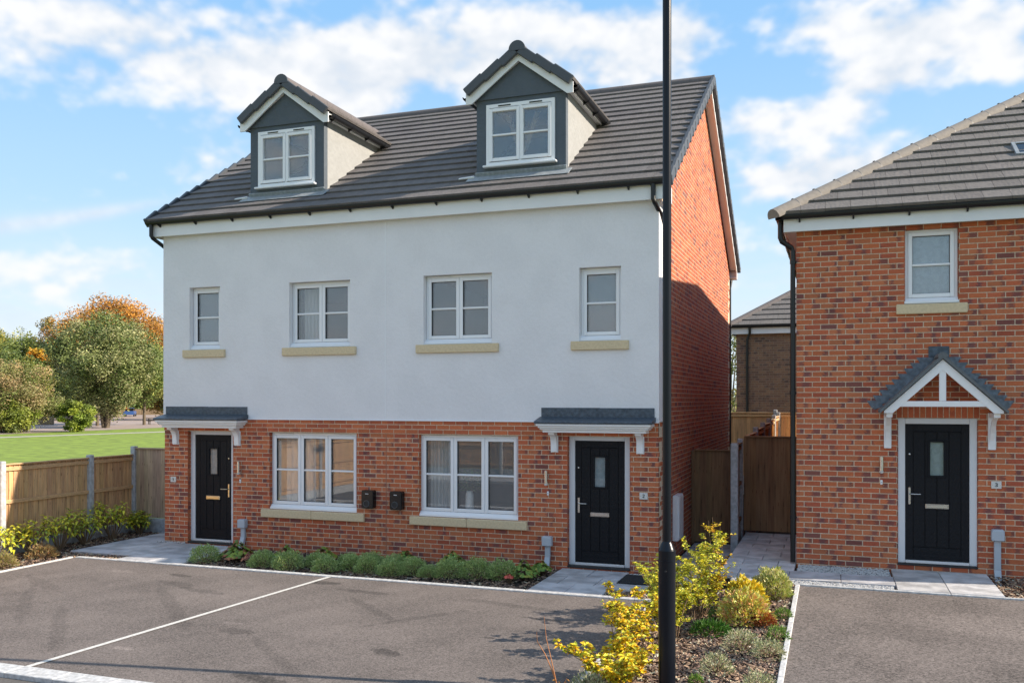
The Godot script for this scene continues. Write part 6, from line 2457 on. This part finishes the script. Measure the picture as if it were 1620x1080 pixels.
	mound("pale variegated mound at the corner of the side drive", Vector3(1.76, strip_y(1.76, 1.85) - 0.02, 1.85), 0.25, 0.34, 1700, 0.05, 0.024, varieg, "rounded mounds in the strip between the drives", "garden_mound")
	mound("yellow and pink-tipped mound with rusty leaves at its foot", Vector3(1.55, strip_y(1.55, 3.05) - 0.02, 3.05), 0.28, 0.36, 1600, 0.06, 0.03, [Color(0.7, 0.64, 0.16), Color(0.58, 0.58, 0.15), Color(0.8, 0.46, 0.2)], "rounded mounds in the strip between the drives", "garden_mound")
	mound("rust-brown tuft at the foot of the pink-tipped mound", Vector3(1.78, strip_y(1.78, 3.2) - 0.02, 3.2), 0.12, 0.12, 500, 0.04, 0.014, [Color(0.4, 0.13, 0.03), Color(0.3, 0.08, 0.02)], "rounded mounds in the strip between the drives", "garden_mound")
	mound("bright green ferny plant lying on the bark", Vector3(1.22, strip_y(1.22, 3.5) - 0.02, 3.5), 0.2, 0.11, 600, 0.06, 0.014, [Color(0.06, 0.17, 0.02), Color(0.1, 0.22, 0.03)], "small plants in the bark", "green_fern")
	var sage := [Color(0.4, 0.43, 0.24), Color(0.3, 0.34, 0.16), Color(0.54, 0.5, 0.33)]
	var sg := [[1.62, 4.1, 0.2, 0.2, "grey-green tuft beside the pink-tipped mound"], [1.9, 4.35, 0.17, 0.17, "grey-green tuft against the side drive edging"], [1.46, 4.85, 0.16, 0.18, "grey-green tuft alone on the bark near the lamp post"], [1.95, 3.75, 0.12, 0.14, "small green tuft against the side drive edging"], [1.88, 5.3, 0.15, 0.15, "grey-green tuft near the street end of the side drive edging"], [0.42, 5.6, 0.18, 0.16, "grey-green tuft under the low golden shrub"], [1.32, 5.2, 0.06, 0.06, "tiny green seedling beside the lamp post"], [1.95, 2.9, 0.1, 0.1, "tiny green plant beside the rust-brown tuft"], [1.2, 2.95, 0.08, 0.14, "thin blue-green plant under the tall shrub"]]
	for q in sg:
		mound(q[4], Vector3(q[0], strip_y(q[0], q[1]) - 0.02, q[1]), q[2], q[3], int(3200 * q[2]), 0.035, 0.009, sage if q[4].begins_with("grey") else [Color(0.12, 0.24, 0.03), Color(0.2, 0.3, 0.05)], "small plants in the bark", "tuft")
	# bare orange twigs by the street
	var t := thing("bare_twigs", "bare orange-brown twigs at the edge of the drive", "shrub", Vector3(0.33, 0.0, 6.05))
	var tw := mb()
	var p := org
	tw.tube([p + Vector3(0, -0.05, 0), p + Vector3(-0.12, 0.28, -0.02), p + Vector3(-0.2, 0.42, -0.05), p + Vector3(-0.27, 0.52, -0.05), p + Vector3(-0.275, 0.6, -0.05)], [0.006, 0.0055, 0.004, 0.003, 0.0015], 6)
	tw.tube([p + Vector3(-0.07, 0.15, 0), p + Vector3(-0.13, 0.36, -0.03), p + Vector3(-0.19, 0.55, -0.06), p + Vector3(-0.21, 0.74, -0.06)], [0.005, 0.004, 0.003, 0.0015], 6)
	tw.tube([p + Vector3(-0.05, 0.12, 0), p + Vector3(0.02, 0.25, 0.02)], [0.004, 0.0015], 5)
	put("stems", tw, M.twig, t)
	var lf := mb()
	lf.tinted = true
	for i in 14:
		lf.col = Color(0.5, 0.24, 0.02) * rng.randf_range(0.7, 1.2)
		lf.leaf(p + Vector3(rng.randf_range(-0.1, 0.06), rng.randf_range(0.08, 0.24), rng.randf_range(-0.03, 0.04)), Vector3(rng.randf_range(-1, 1), 0.3, rng.randf_range(-1, 1)).normalized(), Vector3.UP, 0.035, 0.02)
	put("foliage", lf, M.leaf, t)


# ---------------------------------------------------------------- the park
# a crown of leaf sprays gathered in clumps on the limbs
func tree(called: String, label: String, at: Vector3, h: float, rx: float, low: float, trunk_r: float, clumps: int, per: int, leaf: float, colors: Array, sd: int, stems := 1, group := "trees beyond the lawn") -> void:
	var t := thing(called, label, "tree", at, group)
	var r := RandomNumberGenerator.new()
	r.seed = sd
	var tk := MB.new()
	var cr := MB.new()
	cr.tinted = true
	var ry := (h - low) * 0.5
	var mid := low + ry
	for s in stems:
		var a := TAU * s / maxf(stems, 1) + 0.4
		var o := Vector3(cos(a), 0, sin(a)) * (0.0 if stems == 1 else trunk_r * 0.9)
		var lean := Vector3(cos(a), 0, sin(a)) * (0.0 if stems == 1 else rx * 0.3)
		tk.tube([o + Vector3(0, -0.3, 0), o + lean * 0.15 + Vector3(0, low * 0.6, 0), o + lean * 0.5 + Vector3(r.randf_range(-0.3, 0.3), low + ry * 0.5, r.randf_range(-0.3, 0.3)), o + lean + Vector3(r.randf_range(-0.6, 0.6), low + ry * 1.5, 0)], [trunk_r * 1.2, trunk_r, trunk_r * 0.7, trunk_r * 0.15], 8)
	for i in clumps:
		var dir := Vector3(r.randf_range(-1, 1), r.randf_range(-1, 1), r.randf_range(-1, 1))
		while dir.length() > 1.0 or dir.length() < 0.15:
			dir = Vector3(r.randf_range(-1, 1), r.randf_range(-1, 1), r.randf_range(-1, 1))
		dir = dir.normalized() * pow(dir.length(), 0.45) * r.randf_range(0.8, 1.06)
		var taper := 1.0 - 0.25 * clampf(-dir.y, 0.0, 1.0)
		var c := Vector3(dir.x * rx * taper, mid + dir.y * ry, dir.z * rx * taper)
		if i % 3 == 0:
			var from := Vector3(c.x * 0.12, lerpf(low, c.y, 0.35), c.z * 0.12)
			tk.tube([from, from.lerp(c, 0.5) + Vector3(0, -0.2, 0), c], [trunk_r * 0.35, trunk_r * 0.22, trunk_r * 0.06], 5, false)
		var tone_c: Color = colors[r.randi() % colors.size()]
		var tone_k := r.randf_range(0.75, 1.25)
		var cs := rx * r.randf_range(0.17, 0.3)
		for k in per:
			var d := (Vector3(r.randfn(), r.randfn() * 0.75, r.randfn()) * 0.5).limit_length(0.85) * cs
			var along := Vector3(r.randf_range(-1, 1), r.randf_range(-0.8, 0.5), r.randf_range(-1, 1)).normalized()
			var up := along.cross(Vector3(r.randf_range(-1, 1), r.randf_range(-1, 1), r.randf_range(-1, 1))).normalized()
			cr.col = tone_c * tone_k * r.randf_range(0.8, 1.2)
			cr.leaf(c + d, along, up, leaf * r.randf_range(0.7, 1.4), leaf * r.randf_range(0.45, 0.7), 0.2)
	put("trunk", tk, M.trunk, t)
	put("crown", cr, M.leaf, t)


func park() -> void:
	org = Vector3.ZERO
	# footpath across the lawn and the car park beyond, each laid as a strip
	var p := mb()
	var a := Vector3(-68.0, -0.292, 3.8)
	var b := Vector3(-48.8, -0.292, -81.4)
	var s := (b - a).cross(Vector3.UP).normalized() * 0.95
	p.quad(a + s, b + s, b - s, a - s)
	setting("park_path", p, M.far_path)
	var q := mb()
	var dirv := Vector3(24.0, 0, -16.1).normalized()
	var back := Vector3(-16.1, 0, -24.0).normalized()
	var o := Vector3(-131.6, -0.29, -120.0) - back * 75.0
	q.tri(Vector3(-64.5, -0.29, -164), Vector3(-191.6, -0.29, -80), Vector3(-63.6, -0.29, 0))
	q.tri(Vector3(-63.6, -0.29, 0), Vector3(-191.6, -0.29, -80), Vector3(-150, -0.29, 0))
	setting("car_park", q, M.far_road)
	var wl := thing("park_wall", "low brown wall along the far side of the car park", "wall", o + back * 75 + Vector3(0, -0.01, 0))
	for i in 60:
		var w := mb(Transform3D(Basis(dirv, Vector3.UP, dirv.cross(Vector3.UP)), o + back * 75 + dirv * (i - 30) * 5.0))
		w.cbox(Vector3(0.02, -0.05, -0.25), Vector3(4.96, 1.15, 0.5), 0.05)
		put("wall_section", w, M.far_wall, wl)
	var olive := [Color(0.174, 0.216, 0.065), Color(0.246, 0.270, 0.098), Color(0.123, 0.162, 0.046), Color(0.319, 0.311, 0.143)]
	var orange := [Color(0.478, 0.216, 0.033), Color(0.377, 0.189, 0.039), Color(0.290, 0.189, 0.052), Color(0.551, 0.257, 0.039)]
	var gr := [Color(0.102, 0.149, 0.033), Color(0.145, 0.189, 0.039), Color(0.217, 0.230, 0.039)]
	var yg := [Color(0.246, 0.257, 0.046), Color(0.348, 0.297, 0.052), Color(0.160, 0.203, 0.039)]
	var tan := [Color(0.290, 0.243, 0.104), Color(0.217, 0.216, 0.072), Color(0.377, 0.270, 0.130), Color(0.174, 0.203, 0.052)]
	tree("silver_green_tree", "broad grey-green tree with several pale stems by the car park", Vector3(-68.5, -0.3, -59.9), 11.6, 5.1, 1.7, 0.17, 210, 210, 0.24, olive, 201, 4)
	tree("young_tree", "smaller green tree with one dark trunk beside the house corner", Vector3(-73.1, -0.3, -70.5), 9.6, 3.8, 2.3, 0.16, 90, 170, 0.24, [Color(0.189, 0.243, 0.052), Color(0.290, 0.297, 0.078), Color(0.131, 0.176, 0.039)], 202)
	tree("young_tree", "slim dark-stemmed tree hidden behind the grey-green tree", Vector3(-75.2, -0.3, -65.6), 9.0, 3.0, 2.5, 0.16, 45, 100, 0.32, gr, 203)
	tree("oak_tree", "tall orange autumn oak rising behind the grey-green tree", Vector3(-110.2, -0.3, -105.3), 19.2, 9.6, 3.0, 0.5, 260, 180, 0.36, orange, 204)
	tree("oak_tree", "brown-orange oak left of the tall orange oak", Vector3(-124.8, -0.3, -108.5), 17.4, 5.5, 3.0, 0.45, 160, 180, 0.36, [Color(0.406, 0.203, 0.039), Color(0.261, 0.189, 0.046), Color(0.189, 0.176, 0.039)], 205)
	tree("broad_tree", "dark green round tree left of the oaks", Vector3(-119.5, -0.3, -97.2), 12.8, 6.6, 1.5, 0.4, 150, 170, 0.34, gr, 206)
	tree("broad_tree", "yellow-green tree at the left end of the row", Vector3(-128.6, -0.3, -98.5), 14.6, 7.5, 1.5, 0.4, 160, 170, 0.34, yg, 207)
	tree("maple_tree", "small bright orange tree among the green trees", Vector3(-103.9, -0.3, -84.2), 10.2, 2.1, 4.5, 0.2, 40, 100, 0.36, [Color(0.696, 0.324, 0.026), Color(0.609, 0.378, 0.039)], 208)
	tree("broad_tree", "mid green tree filling the gap under the orange oak", Vector3(-102.7, -0.3, -86.7), 9.6, 5.5, 0.8, 0.3, 120, 170, 0.32, gr, 209)
	tree("broad_tree", "green tree partly hidden by the corner of the white house", Vector3(-88.6, -0.3, -92.0), 11.0, 5.5, 1.0, 0.3, 120, 170, 0.32, [Color(0.145, 0.176, 0.039), Color(0.290, 0.189, 0.039), Color(0.189, 0.216, 0.052)], 210)
	tree("broad_tree", "dense dark green tree above the olive bushes", Vector3(-104.6, -0.3, -79.6), 9.4, 5.5, 0.5, 0.3, 130, 170, 0.32, gr, 213)
	tree("bushy_thicket", "wide olive and tan thicket at the edge of the lawn", Vector3(-67.5, -0.3, -47.0), 6.4, 4.4, 0.1, 0.08, 170, 200, 0.18, tan, 211, 5)
	tree("bushy_thicket", "low green side of the thicket beside the lawn edge", Vector3(-65.9, -0.3, -46.4), 3.2, 2.3, 0.0, 0.06, 70, 130, 0.2, [Color(0.217, 0.270, 0.039), Color(0.290, 0.324, 0.052), Color(0.145, 0.189, 0.039)], 214, 4)
	tree("round_bush", "small round yellow-green bush between thicket and grey-green tree", Vector3(-62.9, -0.3, -50.4), 2.9, 1.55, 0.05, 0.06, 60, 130, 0.19, [Color(0.203, 0.270, 0.033), Color(0.290, 0.338, 0.039), Color(0.131, 0.176, 0.026)], 212, 4)
	tree("garden_tree", "yellow-green garden tree showing between the gable and the brown house", Vector3(-1.9, -0.3, -27.0), 6.5, 2.4, 0.6, 0.14, 60, 160, 0.12, [Color(0.2, 0.24, 0.05), Color(0.3, 0.28, 0.06), Color(0.12, 0.17, 0.04)], 221)
	# hedge along the wall
	var hd := MB.new()
	hd.tinted = true
	var r := RandomNumberGenerator.new()
	r.seed = 9
	org = Vector3.ZERO
	for i in 26000:
		var along := r.randf_range(-75, 75)
		var hgt := 4.2 + 1.4 * sin(along * 0.31) + 0.8 * sin(along * 0.9)
		var pp := o + back * (78.0 + r.randf() * 3.0) + dirv * along + Vector3(0, hgt * pow(r.randf(), 0.7), 0)
		hd.col = gr[r.randi() % 3] * r.randf_range(0.7, 1.3)
		var al := Vector3(r.randf_range(-1, 1), r.randf_range(-0.8, 0.6), r.randf_range(-1, 1)).normalized()
		hd.leaf(pp, al, al.cross(Vector3(r.randf_range(-1, 1), 1, r.randf_range(-1, 1))).normalized(), 0.6, 0.4)
	var he := put("hedgerow", hd, M.leaf, self)
	stuff(he)
	tag(he, "dark green hedgerow behind the low brown wall", "hedge")
	# bench, stone blocks, car
	var bt := Vector3(-73.5, -0.29, -72.6)
	var tb := thing("picnic_table", "dark picnic table beside the young tree", "table", bt)
	var m := mb(Transform3D(Basis(Vector3.UP, 0.9), bt))
	m.cbox(Vector3(-0.9, 0.7, -0.38), Vector3(1.8, 0.06, 0.76), 0.01)
	put("top", m, M.bench_wood, tb)
	for z in [-0.85, 0.6]:
		var bn := mb(Transform3D(Basis(Vector3.UP, 0.9), bt))
		bn.cbox(Vector3(-0.9, 0.42, z), Vector3(1.8, 0.05, 0.25), 0.01)
		put("seat", bn, M.bench_wood, tb)
	for x in [-0.6, 0.5]:
		var lg := mb(Transform3D(Basis(Vector3.UP, 0.9), bt))
		lg.cbox(Vector3(x, 0.36, -0.85), Vector3(0.08, 0.07, 1.7), 0.01)
		lg.cbox(Vector3(x, 0.0, -0.5), Vector3(0.08, 0.72, 0.1), 0.01)
		lg.cbox(Vector3(x, 0.0, 0.4), Vector3(0.08, 0.72, 0.1), 0.01)
		put("leg", lg, M.bench_wood, tb)
	for k in 2:
		var bp := Vector3(-83.9 + k * 2.3, -0.29, -66.6 - k * 1.6)
		var st := thing("stone_block", ["large pale stone block at the edge of the car park", "smaller stone block beside the large pale block"][k], "stone", bp)
		var sb := mb(Transform3D(Basis(Vector3.UP, 0.7 + k), bp))
		sb.cbox(Vector3(-0.9 + 0.3 * k, -0.05, -0.5), Vector3(1.8 - 0.6 * k, 0.95, 0.9), 0.12)
		sb.cbox(Vector3(-0.7 + 0.3 * k, 0.8, -0.35), Vector3(1.3 - 0.6 * k, 0.22, 0.6), 0.08)
		put("rock", sb, M.far_wall, st)
	var cp := Vector3(-114.5, -0.29, -113.0)
	var car := thing("parked_car", "blue parked car showing under the trees", "car", cp)
	var cf := Transform3D(Basis(Vector3.UP, 2.2), cp)
	var cb := mb(cf)
	cb.prism(PackedVector2Array([Vector2(-2.1, 0.3), Vector2(2.1, 0.3), Vector2(2.15, 0.75), Vector2(1.2, 0.92), Vector2(-2.05, 0.95)]), -0.85, 0.85)
	put("body", cb, M.car_paint, car)
	var cc := mb(cf)
	cc.prism(PackedVector2Array([Vector2(-1.7, 0.93), Vector2(1.1, 0.9), Vector2(0.45, 1.42), Vector2(-1.2, 1.45)]), -0.72, 0.72)
	put("windows", cc, M.charger, car)
	var ct := mb(cf)
	ct.cbox(Vector3(-1.25, 1.42, -0.7), Vector3(1.75, 0.06, 1.4), 0.02)
	put("roof", ct, M.car_paint, car)
	for x in [-1.3, 1.3]:
		for z in [-0.8, 0.8]:
			var wh := mb(cf * Transform3D(Basis(Vector3.RIGHT, PI / 2), Vector3(x, 0.31, z)))
			wh.lathe([Vector2(0, 0.1), Vector2(0.3, 0.1), Vector2(0.32, 0.05), Vector2(0.32, -0.05), Vector2(0.3, -0.1), Vector2(0, -0.1)], Vector3.ZERO, 18)
			put("wheel", wh, M.tyre, car)
